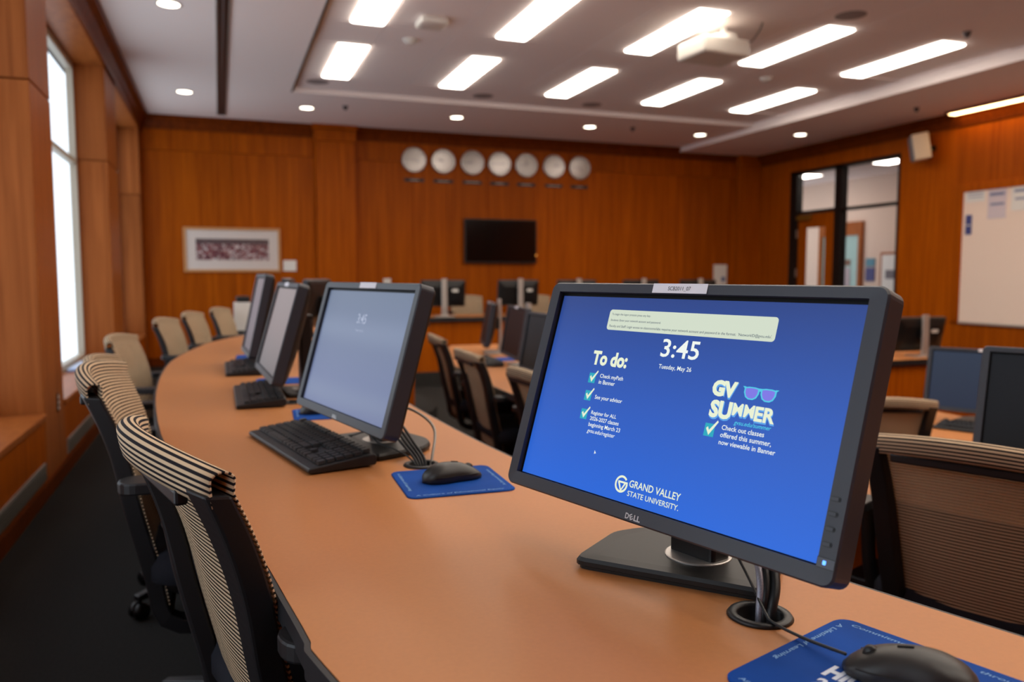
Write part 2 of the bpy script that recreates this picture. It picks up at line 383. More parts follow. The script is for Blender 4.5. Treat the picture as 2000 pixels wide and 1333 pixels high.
dr = sempty('door_1', 'orange wooden door with a tall narrow glass light', 'door', (XR, 0, 0))
d0, d1, dz = MY+.068, DY1-.153, ZC+.90
g0, g1 = 9.09, 9.54-.03
for y0, y1, z0, z1 in ((d0, g0, -.31, dz), (g1, d1, -.31, dz), (g0, g1, ZC+.70, dz), (g0, g1, -.31, .0)):
    MB().bx(.03, .075, y0, y1, z0, z1).build('door_rail', WOOD, dr)
MB().bx(.05, .056, g0, g1, 0, ZC+.70).build('door_glass', PG, dr)
MB().bx(-.03, .03, d1-.28, d1-.02, dz-.09, dz-.02).build('door_closer', mat('brass', (150, 112, 40), .4, .6), dr, bevel=.006)
for z in (ZC+.62, ZC+.05): MB().bx(-.005, .02, d1+.0, d1+.04, z-.06, z+.06).build('hinge', SILV, dr)
# ---- corridor beyond
cw = struct(MB().bx(9.95, 10.05, 6.5, 13.5, -.4, 3.2).build('wall_corridor', WALLP), 'pale corridor wall seen through the glass screen', 'wall')
struct(MB().bx(XR+.1, 9.95, 6.5, 13.5, -.4, -.32).build('floor_corridor', CARPET), 'corridor floor beyond the glass screen', 'floor')
struct(MB().bx(XR+.1, 9.95, 6.5, 13.5, ZC+1.62, ZC+1.72).build('ceiling_corridor', CEIL), 'corridor ceiling beyond the glass screen', 'ceiling')
struct(MB().bx(XR+.1, 9.95, 13.4, 13.5, -.4, 3.2).build('wall_corridor_end', WALLP), 'end wall of the corridor', 'wall')
struct(MB().bx(XR+.1, 9.95, 6.5, 6.6, -.4, 3.2).build('wall_corridor_near', WALLP), 'near end wall of the corridor', 'wall')
CL = emis('corridor_diffuser', (1, .90, .80), 14)
for k, (x, y) in enumerate(((8.95, 8.75), (8.95, 10.7), (8.95, 12.4))):
    t = thing('corridor_light', ['bright corridor ceiling light at the right end of the glass screen', 'bright corridor ceiling light above the wooden door', 'corridor ceiling light farthest along the corridor'][k], 'ceiling light', (x, y, ZC+1.62), group='corridor ceiling lights')
    MB().box((0, 0, -.006), (.32, .64, .012)).build('light_frame', WHITE, t); MB().box((0, 0, -.014), (.28, .60, .006)).build('diffuser', CL, t)
d2 = sempty('door_2', 'wood framed door with pale green glass across the corridor', 'door', (9.95, 10.0, -.32))
for y0, y1, z0, z1 in ((.36, .44, 0, ZC+1.22), (1.28, 1.36, 0, ZC+1.22), (.44, 1.28, ZC+1.0, ZC+1.22)):
    MB().bx(-.05, 0, y0, y1, z0, z1).build('door_frame', WOODL, d2)
MB().bx(-.02, 0, .44, 1.28, 0, ZC+1.0).build('door_glass', mat('pale_green_glass', (150, 180, 172), .15), d2)
MB().bx(-.03, -.021, .62, .86, ZC+.50, ZC+.60).build('door_sign', mat('sign_brown', (120, 84, 64), .6), d2)
MB().bx(-.03, -.021, .62, .86, ZC+.06, ZC+.46).build('door_notice', mat('notice_mauve', (176, 160, 164), .7), d2)
tag(MB().bx(9.935, 9.949, 10.10, 10.29, ZC+.16, ZC+.29).build('wall_notice', mat('teal_print', (70, 130, 150), .6)), 'small teal notice on the corridor wall', 'notice')
tag(MB().bx(9.935, 9.949, 10.10, 10.29, ZC-.08, ZC+.14).build('wall_notice', mat('navy_print', (48, 60, 118), .6)), 'dark blue notice under the teal one on the corridor wall', 'notice')
t = thing('corridor_picture', 'pale framed print on the corridor wall by the glass edge', 'picture', (9.948, 9.7, ZC+.02))
MB().bx(-.02, 0, -.28, .28, -.36, .36).build('picture_frame', WOODL, t, bevel=.003); MB().bx(-.024, -.021, -.24, .24, -.32, .32).build('print_sheet', PAPER, t)
MB().bx(-.027, -.025, -.02, .16, -.06, .08).build('print_motif', mat('grey_ink', (110, 110, 116), .7), t)

# ================================================================== DESKS
def desk_curve(outer, inner):
    o = [(p.x, p.y) for p in smoothcurve([(x, y, 0) for y, x in outer], 6)]
    i = [(p.x, p.y) for p in smoothcurve([(x, y, 0) for y, x in inner], 6)]
    return o, i
def strip_solid(a, b, z0, z1):
    """solid between two polylines (resampled to the same count)"""
    n = 70
    def rs(p):
        out = []; m = len(p)-1
        for k in range(n+1):
            t = k/n*m; i = min(int(t), m-1); f = t-i
            out.append((p[i][0]*(1-f)+p[i+1][0]*f, p[i][1]*(1-f)+p[i+1][1]*f))
        return out
    a, b = rs(a), rs(b); mb = MB()
    mb.loft([[(x0, y0, z0), (x1, y1, z0), (x1, y1, z1), (x0, y0, z1)] for (x0, y0), (x1, y1) in zip(a, b)])
    return mb
def offset(curve, d):
    out = []
    for i, p in enumerate(curve):
        q0 = curve[max(i-1, 0)]; q1 = curve[min(i+1, len(curve)-1)]
        t = Vector((q1[0]-q0[0], q1[1]-q0[1])).normalized(); out.append((p[0]+t.y*d, p[1]-t.x*d))   # +d = to the right of travel (+Y)
    return out
def cut(o, cutters):
    for c in cutters:
        md = o.modifiers.new('hole', 'BOOLEAN'); md.operation = 'DIFFERENCE'; md.object = c; md.solver = 'EXACT'
    dg = bpy.context.evaluated_depsgraph_get(); dg.update()
    me = bpy.data.meshes.new_from_object(o.evaluated_get(dg)); o.modifiers.clear(); old = o.data; o.data = me
    for c in cutters: bpy.data.objects.remove(c)
def make_desk(name, label, outer, inner, zt, zf, groms, ya, yb):
    t = thing(name, label, 'desk', (0, 0, zf)); h = zt-zf
    o, i = desk_curve(outer, inner)
    top = strip_solid(offset(o, .004), offset(i, -.004), h-.030, h).build('desktop', DESK, t)
    if groms:
        cut(top, [MB().cyl((x, y, h-.1), (x, y, h+.1), .029, n=32).build('c', None) for x, y in groms])
        for x, y in groms:
            MB().lathe([(.0245, -.03), (.0245, .001), (.0265, .004), (.034, .004), (.0365, .0005), (.0285, .0005), (.0285, -.03)], 36, (x, y, h)).build('cable_grommet', BLK, t, True)
    e = strip_solid(offset(o, -.003), offset(o, .0045), h-.031, h-.0012)
    e.build('edge_band', EDGE, t)
    strip_solid(offset(i, -.0045), offset(i, .003), h-.031, h-.0012).build('edge_band', EDGE, t)
    n = len(i)
    strip_solid(offset(i, -.09)[2:-2], offset(i, -.07)[2:-2], .03, h-.0305).build('modesty_panel', WOOD, t)
    for k in range(4, n-4, 14):
        p, q = Vector(o[min(k, len(o)-1)]), Vector(offset(i, -.08)[k])
        d = (q-p).normalized(); p = p + d*.14; a = math.atan2(d.y, d.x); L = (q-p).length
        MB().box(((p.x+q.x)/2, (p.y+q.y)/2, h/2-.015), (L, .03, h-.031), Matrix.Rotation(a, 3, 'Z')).build('support_panel', BLK, t)
    return t
ZD = ZC-.38
GROM = [(.559, .7165), (.373, 1.547), (.19, 2.46)]
desk = make_desk('curved_desk', 'long curved tan desk with black edge in the foreground', OUTER, INNER, ZD, 0, GROM, -2.4, 6.4)
T2I = [(y, x+.66) for y, x in T2O]
desk2 = make_desk('curved_desk', 'lower curved tan desk behind the large lit monitor', T2O, T2I, ZC-.54, -.16, [], -.6, 6)
T3O = [(.6, 3.25), (1.4, 3.0), (2.2, 2.86), (3.0, 2.8), (3.8, 2.84), (4.4, 2.95)]
desk3 = make_desk('curved_desk', 'lowest curved tan desk in the pit at the right', T3O, [(y, x+.68) for y, x in T3O], ZC-.70, -.32, [], .6, 4.4)
def straight_desk(label, x0, x1, y0, y1, zt, zf):
    t = thing('straight_desk', label, 'desk', ((x0+x1)/2, (y0+y1)/2, zf)); W, D, h = (x1-x0)/2, (y1-y0)/2, zt-zf
    MB().bx(-W, W, -D, D, h-.028, h).build('desktop', DESK, t, bevel=.003)
    MB().bx(-W-.003, W+.003, -D-.004, -D+.001, h-.05, h-.002).build('edge_band', EDGE, t)
    n = max(2, round(2*W/1.1))
    for k in range(n):
        a = -W+.03+(2*W-.06)*k/n; b = -W+.03+(2*W-.06)*(k+1)/n
        MB().bx(a+.002, b-.002, -D+.04, -D+.06, .07, h-.05).build('front_panel', WOOD, t, bevel=.002, seg=1)
    MB().bx(-W+.05, W-.05, -D+.07, -D+.09, 0, .07).build('toe_kick', BLK, t)
    for x in (-W+.03, W-.03): MB().bx(x-.015, x+.015, -D+.06, D-.04, 0, h-.03).build('end_panel', WOOD, t)
    return t
straight_desk('straight tan topped desk with wood front below the wall television', 2.05, 6.75, 8.86, 9.5, ZC-.47, -.16).location
# the back desk stands on the step: give it a plinth to the lower tier at its front only
straight_desk('wood fronted desk with a monitor beside the whiteboard wall', 4.9, 6.6, 5.12, 5.8, ZC-.70, -.32)

# ================================================================== MONITORS
def screen_mat(name, kind):
    m = bpy.data.materials.new(name); m.use_nodes = True; nt = m.node_tree; L = nt.links.new; b = nt.nodes['Principled BSDF']
    b.inputs['Base Color'].default_value = lin((8, 8, 10)); b.inputs['Roughness'].default_value = .38; b.inputs['Specular IOR Level'].default_value = .25
    uv = nt.nodes.new('ShaderNodeUVMap'); uv.uv_map = 'UVMap'; sp = nt.nodes.new('ShaderNodeSeparateXYZ'); L(uv.outputs[0], sp.inputs[0])
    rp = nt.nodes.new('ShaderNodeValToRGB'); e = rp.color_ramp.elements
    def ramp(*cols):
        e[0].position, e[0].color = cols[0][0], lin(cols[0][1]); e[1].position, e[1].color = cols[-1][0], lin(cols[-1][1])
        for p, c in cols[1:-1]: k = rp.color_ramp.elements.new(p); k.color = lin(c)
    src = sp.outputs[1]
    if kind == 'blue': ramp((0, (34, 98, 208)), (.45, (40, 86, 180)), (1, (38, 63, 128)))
    elif kind == 'lock': ramp((0, (102, 112, 150)), (1, (97, 110, 134)))
    elif kind == 'grey': ramp((0, (98, 92, 94)), (.5, (122, 108, 108)), (1, (132, 120, 120)))  # room reflection on a dim screen, painted as a grey emission ramp
    elif kind == 'mauve': ramp((0, (88, 76, 84)), (1, (112, 98, 104)))  # same painted reflection in mauve for the squarish monitor
    elif kind == 'slate': ramp((0, (34, 42, 60)), (1, (40, 50, 68)))
    else: ramp((0, (0, 0, 1)), (1, (2, 3, 8)))
    if kind == 'lock':
        wv = nt.nodes.new('ShaderNodeTexWave'); wv.wave_type = 'RINGS'; wv.inputs['Scale'].default_value = .55; wv.inputs['Distortion'].default_value = 1.2
        mp = nt.nodes.new('ShaderNodeMapping'); mp.inputs['Location'].default_value = (-.1, .2, 0); L(uv.outputs[0], mp.inputs[0]); L(mp.outputs[0], wv.inputs[0])
        mx = nt.nodes.new('ShaderNodeMix'); mx.data_type = 'RGBA'; mx.inputs[7].default_value = lin((120, 132, 158))
        k = nt.nodes.new('ShaderNodeMath'); k.operation = 'POWER'; k.inputs[1].default_value = 3; L(wv.outputs[1], k.inputs[0])
        k2 = nt.nodes.new('ShaderNodeMath'); k2.operation = 'MULTIPLY'; k2.inputs[1].default_value = .5; L(k.outputs[0], k2.inputs[0])
        L(rp.outputs[0], mx.inputs[6]); L(k2.outputs[0], mx.inputs[0]); L(mx.outputs[2], b.inputs['Emission Color'])
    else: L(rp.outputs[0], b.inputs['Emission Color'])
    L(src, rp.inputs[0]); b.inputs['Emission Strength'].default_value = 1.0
    if kind not in ('blue', 'lock'): m.cycles.emission_sampling = 'NONE'
    return m
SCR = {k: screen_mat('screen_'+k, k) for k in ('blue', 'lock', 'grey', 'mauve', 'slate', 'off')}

def make_monitor(label, loc, yaw, tilt, hc, off=.062, sw=.4766, sh=.2681, kind='off', stand='black', base_rot=0, sticker=True, detail=False, group=None, neck_dx=0, base_s=1.04):
    """origin on the desk under the stand neck, local -Y faces the user; hc = height of the screen centre"""
    t = thing('computer_monitor', label, 'monitor', loc, R(yaw), group)
    ct, st = math.cos(R(tilt)), math.sin(R(tilt))
    def P(u, v, w_): return (u, -off + v*st - w_*ct, hc + v*ct + w_*st)
    def LP(loop, w_): return [P(u, v, w_) for u, v in loop]
    ox, ot, ob = sw/2+.0232, sh/2+.019, sh/2+.0203
    def rr(i, r): return rrect(-ox+i, ox-i, -ob+i, ot-i, r, 5)
    inn = rrect(-sw/2-.0048, sw/2+.0022, -sh/2-.0014, sh/2+.0052, .001, 5)
    b = MB().loft([LP(inn, -.002), LP(inn, .0055), LP(rr(.002, .011), .0065), LP(rr(0, .0125), .004), LP(rr(0, .0125), -.024)], cap0=False, cap1=False)
    bez = b.build('bezel', BEZ, t)
    MB().loft([LP(rr(.0004, .0125), -.0238), LP(rr(.004, .014), -.030), LP(rr(.02, .02), -.038), LP(rr(.075, .03), -.052)], cap0=False).build('back_shell', BEZD, t)
    me = bpy.data.meshes.new('screen'); q = [(-sw/2, -sh/2), (sw/2, -sh/2), (sw/2, sh/2), (-sw/2, sh/2)]
    q2 = [(-sw/2-.006, -sh/2-.003), (sw/2+.003, -sh/2-.003), (sw/2+.003, sh/2+.0065), (-sw/2-.006, sh/2+.0065)]
    MB().loft([LP(q2, -.006), LP(q2, -.0022)]).build('panel_border', mat('panel_black', (4, 4, 5), .5, spec=.15), t)
    g = MB().loft([LP(q, -.0021), LP(q, -.0012)]); me = g.mesh('screen', SCR[kind])
    uvl = me.uv_layers.new(name='UVMap')
    for l in me.loops:
        c = me.vertices[l.vertex_index].co; v = ((c.y+off)*st + (c.z-hc)*ct); uvl.data[l.index].uv = (c.x/sw+.5, v/sh+.5)
    scr = bpy.data.objects.new('screen', me); COL.objects.link(scr); scr.parent = t
    # stand
    y1 = -off + .052*ct + .0
    if stand == 'black':
        MB().loft([[(neck_dx+x, y, z) for x, y in rrect(-.036, .036, -.016, .02, .006, 3)] for z in (.018, hc+.03)]).build('stand_neck', BEZD, t)
        pl = MB(); o1 = [(-.121, -.088), (.121, -.088), (.113, .03), (.085, .066), (.04, .084), (-.04, .084), (-.085, .066), (-.113, .03)]
        def rounded(pts, s, z): return [(x*s, (y*s), z) for x, y in pts]
        ro = []
        for k in range(len(o1)):
            p0, p1, p2 = Vector(o1[k-1]), Vector(o1[k]), Vector(o1[(k+1) % len(o1)])
            d0, d1 = (p0-p1).normalized(), (p2-p1).normalized(); rd = .014
            for f in (0, .33, .66, 1): a = p1+d0*rd; c = p1+d1*rd; ro.append(tuple(a*(1-f)**2+p1*2*f*(1-f)+c*f**2))
        pl.loft([rounded(ro, .97, .0), rounded(ro, .97, .004), rounded(ro, 1, .0055), rounded(ro, 1, .011), rounded(ro, .975, .0155), rounded(ro, .80, .0165)])
        pl.xf(Matrix.Translation((-.013 if detail else 0, 0, 0)) @ Matrix.Rotation(R(base_rot), 4, 'Z') @ Matrix.Translation((0, .004, 0)) @ Matrix.Diagonal((base_s, base_s, 1, 1))).build('base_plate', BASEM, t, False)
        MB().lathe([(.0, .0158), (.043, .0158), (.043, .0178), (.0415, .0186), (0, .0186)], 36, (neck_dx, 0, 0)).build('swivel_ring', SILV, t, False)
        MB().box((neck_dx, (y1+.0)/2, hc+.01), (.06, abs(y1)+.05, .07)).build('tilt_hinge', BEZD, t, bevel=.004)
    else:
        MB().loft([[(x*s, y+dy, z) for x, y in rrect(-.035, .035, -.012, .012, .006, 3)] for z, s, dy in ((.012, 1.05, .03), (.10, .95, .035), (hc+.17, .9, .03))]).build('stand_neck', SILV, t)
        MB().loft([[(x, y, z) for x, y in rrect(-.12, .12, -.08, .10, .02, 4)] for z in (0, .012)]).build('base_plate', SILV, t, bevel=.003)
        MB().box((0, -.005, hc), (.07, .07, .08)).build('tilt_hinge', BEZD, t, bevel=.004)
        MB().loft([LP(rrect(-.17, -.10, .02, .05, .004, 2), -.053), LP(rrect(-.17, -.10, .02, .05, .004, 2), -.0535)]).build('back_sticker', PAPER, t)
    if sticker:
        sx = -.055 if detail else (-.04)
        MB().loft([LP([(sx-.002, sh/2+.0058), (sx+.0875, sh/2+.0058), (sx+.0875, sh/2+.0185), (sx-.002, sh/2+.0185)], .0064), LP([(sx-.002, sh/2+.0058), (sx+.0875, sh/2+.0058), (sx+.0875, sh/2+.0185), (sx-.002, sh/2+.0185)], .0069)]).build('sticker', mat('label_white', (236, 234, 240), .6), t, label='white asset label on the top bezel')
    return t, scr, bez, P
def arrange(c, yaw, off): return (c[0]-math.sin(R(yaw))*off, c[1]+math.cos(R(yaw))*off)

# ---- the big monitor with the lock screen
Y1 = -72.85
px, py = arrange((.518, .858), Y1, .062)
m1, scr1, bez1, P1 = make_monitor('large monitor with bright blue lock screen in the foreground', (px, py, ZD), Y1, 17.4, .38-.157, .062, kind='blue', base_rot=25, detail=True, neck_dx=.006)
K = .001
def fr1(w_): return lambda u, v: P1(u*K, v*K, w_)
def smat(name, rgb, s=1.0):
    m = emis(name, lin(rgb)[:3], s); m.cycles.emission_sampling = 'NONE'; return m
CREAM = smat('screen_cream', (226, 233, 206)); SWHITE = smat('screen_white', (232, 238, 232)); SBOX = smat('screen_box', (204, 214, 196)); SINK = smat('screen_ink', (62, 78, 100))
STEAL = smat('screen_teal', (52, 164, 186)); SCYAN = smat('screen_cyan', (84, 196, 224)); SLENS = smat('screen_lens', (126, 120, 222)); SGLOW = smat('screen_glow', (92, 158, 226)); SGREY = smat('screen_smudge', (40, 86, 180))
F0, F1, F2 = fr1(-.0011), fr1(-.0009), fr1(-.0007)
def sheet(name, loops, m, fr=F0):
    mb = MB()
    for l in loops: mb.add([fr(u, v) for u, v in l], [tuple(range(len(l)))])
    return mb.build(name, m, scr1)
def letters(name, items, m, fr=F1):
    mb = MB()
    for body, x, y, wd, kw in items: put_text(mb, body, x, y, wd, frame=fr, **kw)
    return mb.build(name, m, scr1)
sheet('message_box', [rrect(-134, 136, 87.5, 116.5, 4.5, 5)], SBOX)
letters('message_lettering', [('To begin the logon process press any key.', -129, 108.6, 72, dict(bold=.004)), ('Students: Enter your network account and password.', -129, 100.2, 92, dict(bold=.004)),
    ("Faculty and Staff: Login access to classrooms/labs requires your network account and password in the format;  'NetworkID@gvsu.edu'.", -129, 91.6, 261, dict(bold=.004))], SINK)
letters('clock_lettering', [('3:45', -26, 58, 61, dict(cap=24, bold=.012))], SWHITE)
letters('date_lettering', [('Tuesday, May 26', -24, 42.2, 53, dict(bold=.008))], SWHITE)
letters('heading_lettering', [('To do:', -147, 37.5, 67, dict(cap=19, bold=.045))], CREAM)
def tick(cx, cy, s=1.0):
    sq = [(cx-7*s, cy-8*s), (cx+6*s, cy-8*s), (cx+6*s, cy+6*s), (cx-7*s, cy+6*s)]
    ck = [(cx-5*s, cy+.5*s), (cx-2.8*s, cy+2.6*s), (cx-.8*s, cy-1.2*s), (cx+8.2*s, cy+10.5*s), (cx+9.6*s, cy+8.6*s), (cx-.4*s, cy-6.6*s)]
    return sq, ck
for cx, cy, s in ((-138.8, 18.4, 1), (-138.8, -6.5, 1), (-138.3, -32.6, 1), (74.7, -22, 1.1)):
    sq, ck = tick(cx, cy, s); sheet('checkbox', [sq], STEAL); 
    mb = MB(); mb.add([F1(u, v) for u, v in ck], [(0, 1, 2, 5), (2, 3, 4, 5)]); mb.build('tick_mark', CREAM, scr1)
letters('list_lettering', [('Check myPath', -124.5, 19.5, 44, dict(bold=.01)), ('in Banner', -124.5, 10.8, 31, dict(bold=.01))], SWHITE)
letters('list_lettering', [('See your advisor', -125, -10.4, 52, dict(bold=.01))], SWHITE)
letters('list_lettering', [('Register for ALL', -125, -32, 48, dict(bold=.01)), ('2026-2027 classes', -125, -40.2, 55, dict(bold=.01)), ('beginning March 23', -125, -48.6, 60, dict(bold=.01)), ('gvsu.edu/register', -125, -57.2, 53, dict(bold=.006, shear=.2))], SWHITE)
letters('list_lettering', [('Check out classes', 91, -20, 57, dict(bold=.01)), ('offered this summer,', 91, -28.6, 68, dict(bold=.01)), ('now viewable in Banner', 91, -37.2, 75, dict(bold=.01))], SWHITE)
def arch(fr): return lambda u, v: fr(u, v - (0 if v < 4 and False else 0) + (4.6*((u-112)/45)**2*-1+2.0 if v < 14 else 0))
SUM = [('GV', 66, 19.2, 35, dict(cap=17.5, bold=.06)), ('SU', 68.5, -6.5, 31, dict(cap=19.5, bold=.05)), ('MM', 100.5, -1.2, 29, dict(cap=14.5, bold=.028)), ('ER', 130.5, -3.6, 26.5, dict(cap=16.5, bold=.035))]
letters('summer_glow', [(t_, x_, y_, w_, dict(k_, bold=k_['bold']+.02)) for t_, x_, y_, w_, k_ in SUM], SGLOW, lambda u, v: P1((u+.7)*K, (v-1.5)*K, -.00115))
letters('summer_lettering', SUM, CREAM)
def lens(c, k): return [(c+x*k, 26.5+y*k) for x, y in ((-10.2, 6.2), (-4, 7.2), (4, 7.2), (10.2, 6.2), (10, 0), (7.4, -5.2), (3, -7.6), (-3, -7.6), (-7.4, -5.2), (-10, 0))]
sheet('sunglasses_rim', [lens(120.5, 1), lens(142.5, 1), [(128, 33), (135, 33), (135, 29.6), (128, 29.6)], [(107.8, 33.6), (112, 33.6), (112, 30)], [(155.2, 33.6), (151, 33.6), (151, 30)]], SCYAN)
sheet('sunglasses_lens', [lens(120.5, .8), lens(142.5, .8)], SLENS, F1)
letters('web_address', [('gvsu.edu/summer', 106, -11.6, 49, dict(shear=.2, bold=.008))], SCYAN)
cir = lambda r: [(-42+r*math.cos(R(a)), -112+r*math.sin(R(a))) for a in range(0, 360, 10)]
mb = MB(); a_, b_ = [(-42+11*math.cos(R(a)), -112+11*math.sin(R(a))) for a in range(40, 376, 8)], [(-42+8.2*math.cos(R(a)), -112+8.2*math.sin(R(a))) for a in range(40, 376, 8)]
mb.add([F1(*p) for p in a_+b_], [(k, k+1, len(a_)+k+1, len(a_)+k) for k in range(len(a_)-1)])
mb.add([F1(*p) for p in ((-48, -108.2), (-31.5, -108.2), (-31.5, -110.6), (-48, -110.6), (-44.8, -110.6), (-41, -118), (-37.2, -110.6), (-34.4, -110.6), (-41, -122), (-48, -110.6))], [(0, 1, 2, 3), (3, 4, 5, 8), (5, 6, 7, 8)])
mb.build('emblem', CREAM, scr1)
letters('university_lettering', [('GRAND VALLEY', -28.5, -112.6, 83, dict(cap=9.2, bold=.012)), ('STATE UNIVERSITY.', -28.5, -124, 83.5, dict(cap=6.8, bold=.006))], CREAM)
sheet('mouse_pointer', [[(-102, -78.5), (-98.6, -82.6), (-100.6, -82.6), (-102, -84)]], SWHITE, F1)
# bezel marks
mb = MB(); put_text(mb, 'D', -17, -150.4, 6.2, cap=7, bold=.03, frame=fr1(.0066)); put_text(mb, 'LL', -2.4, -150.4, 10.5, cap=7, bold=.03, frame=fr1(.0066))
c_, s_ = math.cos(R(28)), math.sin(R(28)); put_text(mb, 'E', -2.6, -3.3, 5.0, cap=6.8, bold=.03, frame=lambda u, v: P1((-6.9+u*c_-v*s_)*K, (-146.9+u*s_+v*c_)*K, .0067))
mb.build('maker_mark', mat('logo_silver', (200, 200, 204), .3, .5), m1)
mb = MB(); put_text(mb, 'SCB2011_07', -30.5, 143.4, 37, cap=5.4, frame=fr1(.0071)); mb.build('asset_code', INK, m1)
for v in (-67.5, -82.4, -97.3, -112.6):
    l = [(247.2+x, v+y) for x, y in rrect(-5.5, 5.5, -2.6, 2.6, 2.4, 4)]; l2 = [(247.2+x, v+y) for x, y in rrect(-4.3, 4.3, -1.6, 1.6, 1.5, 4)]
    bt = MB().loft([[fr1(.006)(*p) for p in l], [fr1(.0068)(*p) for p in l]]).build('menu_button', BEZD, m1)
    MB().loft([[fr1(.006)(*p) for p in l2], [fr1(.0078)(*p) for p in l2]]).build('button_cap', BEZ, bt)
pw = MB().loft([[fr1(.006)(*p) for p in rrect(240.5, 260.3, -136.2, -125.4, .6, 2)], [fr1(.0067)(*p) for p in rrect(240.5, 260.3, -136.2, -125.4, .6, 2)]]).build('power_button', BEZD, m1)
MB().loft([[fr1(.006)(*p) for p in rrect(241.2, 259.6, -135.4, -126.2, .6, 2)], [fr1(.0074)(*p) for p in rrect(241.2, 259.6, -135.4, -126.2, .6, 2)]]).build('button_cap', mat('button_grey', (70, 74, 84), .4), pw)
MB().loft([[fr1(.007)(*p) for p in rrect(247.3, 250.7, -132.6, -128.4, .8, 2)], [fr1(.0078)(*p) for p in rrect(247.3, 250.7, -132.6, -128.4, .8, 2)]]).build('power_led', emis('blue_led', (.1, .3, 1), 2.5), pw)

# ---- the other monitors
def mon(label, c, yaw, tilt, zc, zdesk, **kw):
    off = kw.pop('off', .062); x, y = arrange(c, yaw, off)
    return make_monitor(label, (x, y, zdesk), yaw, tilt, zc-zdesk, off, **kw)
m2, scr2, _, P2 = mon('monitor with pale blue lock screen, second along the curved desk', (.271, 1.736), -77.4, 15.9, ZC-.162, ZD, kind='lock', base_rot=8)
mb = MB(); fq = lambda u, v: P2(u*K, v*K, -.0008)
put_text(mb, '3:45', -27, 62, 50, cap=22, bold=.01, frame=fq); put_text(mb, 'Tuesday, May 26', -24, 44, 44, frame=fq)
mb.build('clock_lettering', smat('lock_white', (176, 184, 206)), scr2)
mb = MB(); put_text(mb, 'DELL', -14, -150.4, 26, cap=7, bold=.03, frame=lambda u, v: P2(u*K, v*K, .0067)); mb.build('maker_mark', MATS['logo_silver'], m2)
mon('monitor with grey reflection painted on its screen, third along the curved desk', (.169, 2.64), -87.4, 16, ZC-.168, ZD, kind='grey', base_rot=0, off=.085, base_s=.82)
mon('squarish monitor with mauve reflection painted on its screen, fourth along the curved desk', (.134, 3.476), -87.9, 12.6, ZC-.156, ZD, sw=.376, sh=.301, kind='mauve', sticker=False, off=.085, base_s=.72)
mon('monitor seen from behind past the squarish monitor', (.30, 4.32), -98, 12, ZC-.16, ZD, kind='grey', sticker=False)
mon('monitor with dark back, farthest along the curved desk', (.545, 5.15), -112, 12, ZC-.168, ZD, kind='grey', sticker=False)
ZD2, ZD3, ZDB = ZC-.54, ZC-.70, ZC-.47
mon('edge-on monitor farthest along the lower curved desk', (1.76, 5.32), -105, 10, ZC-.33, ZD2, kind='off', stand='silver')
mon('edge-on monitor with white label, middle of the lower curved desk', (1.645, 4.46), -98.3, 10, ZC-.33, ZD2, kind='off', stand='silver')
mon('edge-on monitor half hidden behind the blue lock screen', (1.50, 3.66), -91, 10, ZC-.335, ZD2, kind='off', stand='silver', sticker=False)
mon('large dark monitor cut off by the right edge of the picture', (1.985, 1.30), -66, 12, ZC-.335, ZD2, kind='off', sticker=False)
mon('slate blue screen monitor behind the small striped chair', (3.37, 2.72), -64, 12, ZC-.495, ZD3, kind='slate')
names = ['leftmost', 'second from left', 'middle', 'fourth from left', 'rightmost']
for k, x in enumerate((2.444, 3.374, 4.145, 5.042, 5.887)):
    mon(f'black backed monitor on silver stand, {names[k]} in the row under the wall television', (x, 9.0), 180+(-4, 2, 0, 3, -3)[k], 6, ZC-.196, ZDB, off=.062, kind='off', stand='silver', sticker=False, group='monitors on the back desk')
mon('black backed monitor on silver stand beside the whiteboard', (5.78, 5.36), 176, 12, ZC-.505, ZD3, kind='off', stand='silver', sticker=False)

# ================================================================== KEYBOARDS, MICE, PADS
def kb_keys():
    rows = []; U = .019
    def row(y, ws, x=0):
        for wd in ws:
            if wd > 0: rows.append((x+wd*U/2, y, wd*U))
            x += abs(wd)*U
    row(.0555, [1, -.8, 1, 1, 1, 1, -.35, 1, 1, 1, 1, -.35, 1, 1, 1, 1, -.25, 1, 1, 1, -.25, 1, 1, 1, 1])
    row(.034, [1]*13+[2.0, -.25, 1, 1, 1, -.25, 1, 1, 1, 1])
    row(.0155, [1.5]+[1]*12+[1.5, -.25, 1, 1, 1, -.25, 1, 1, 1, 1])
    row(-.003, [1.75]+[1]*11+[2.25, -3.5, 1, 1, 1, 1])
    row(-.0215, [2.25]+[1]*10+[2.75, -1.25, 1, -1.25, 1, 1, 1, 1])
    row(-.040, [1.25, 1.25, 1.25, 6.25, 1.25, 1.25, 1.25, 1.25, -.25, 1, 1, 1, -.25, 2, 1, 1])
    return rows
KR = kb_keys(); XK = max(x+wd/2 for x, y, wd in KR)/2
_kc = {}
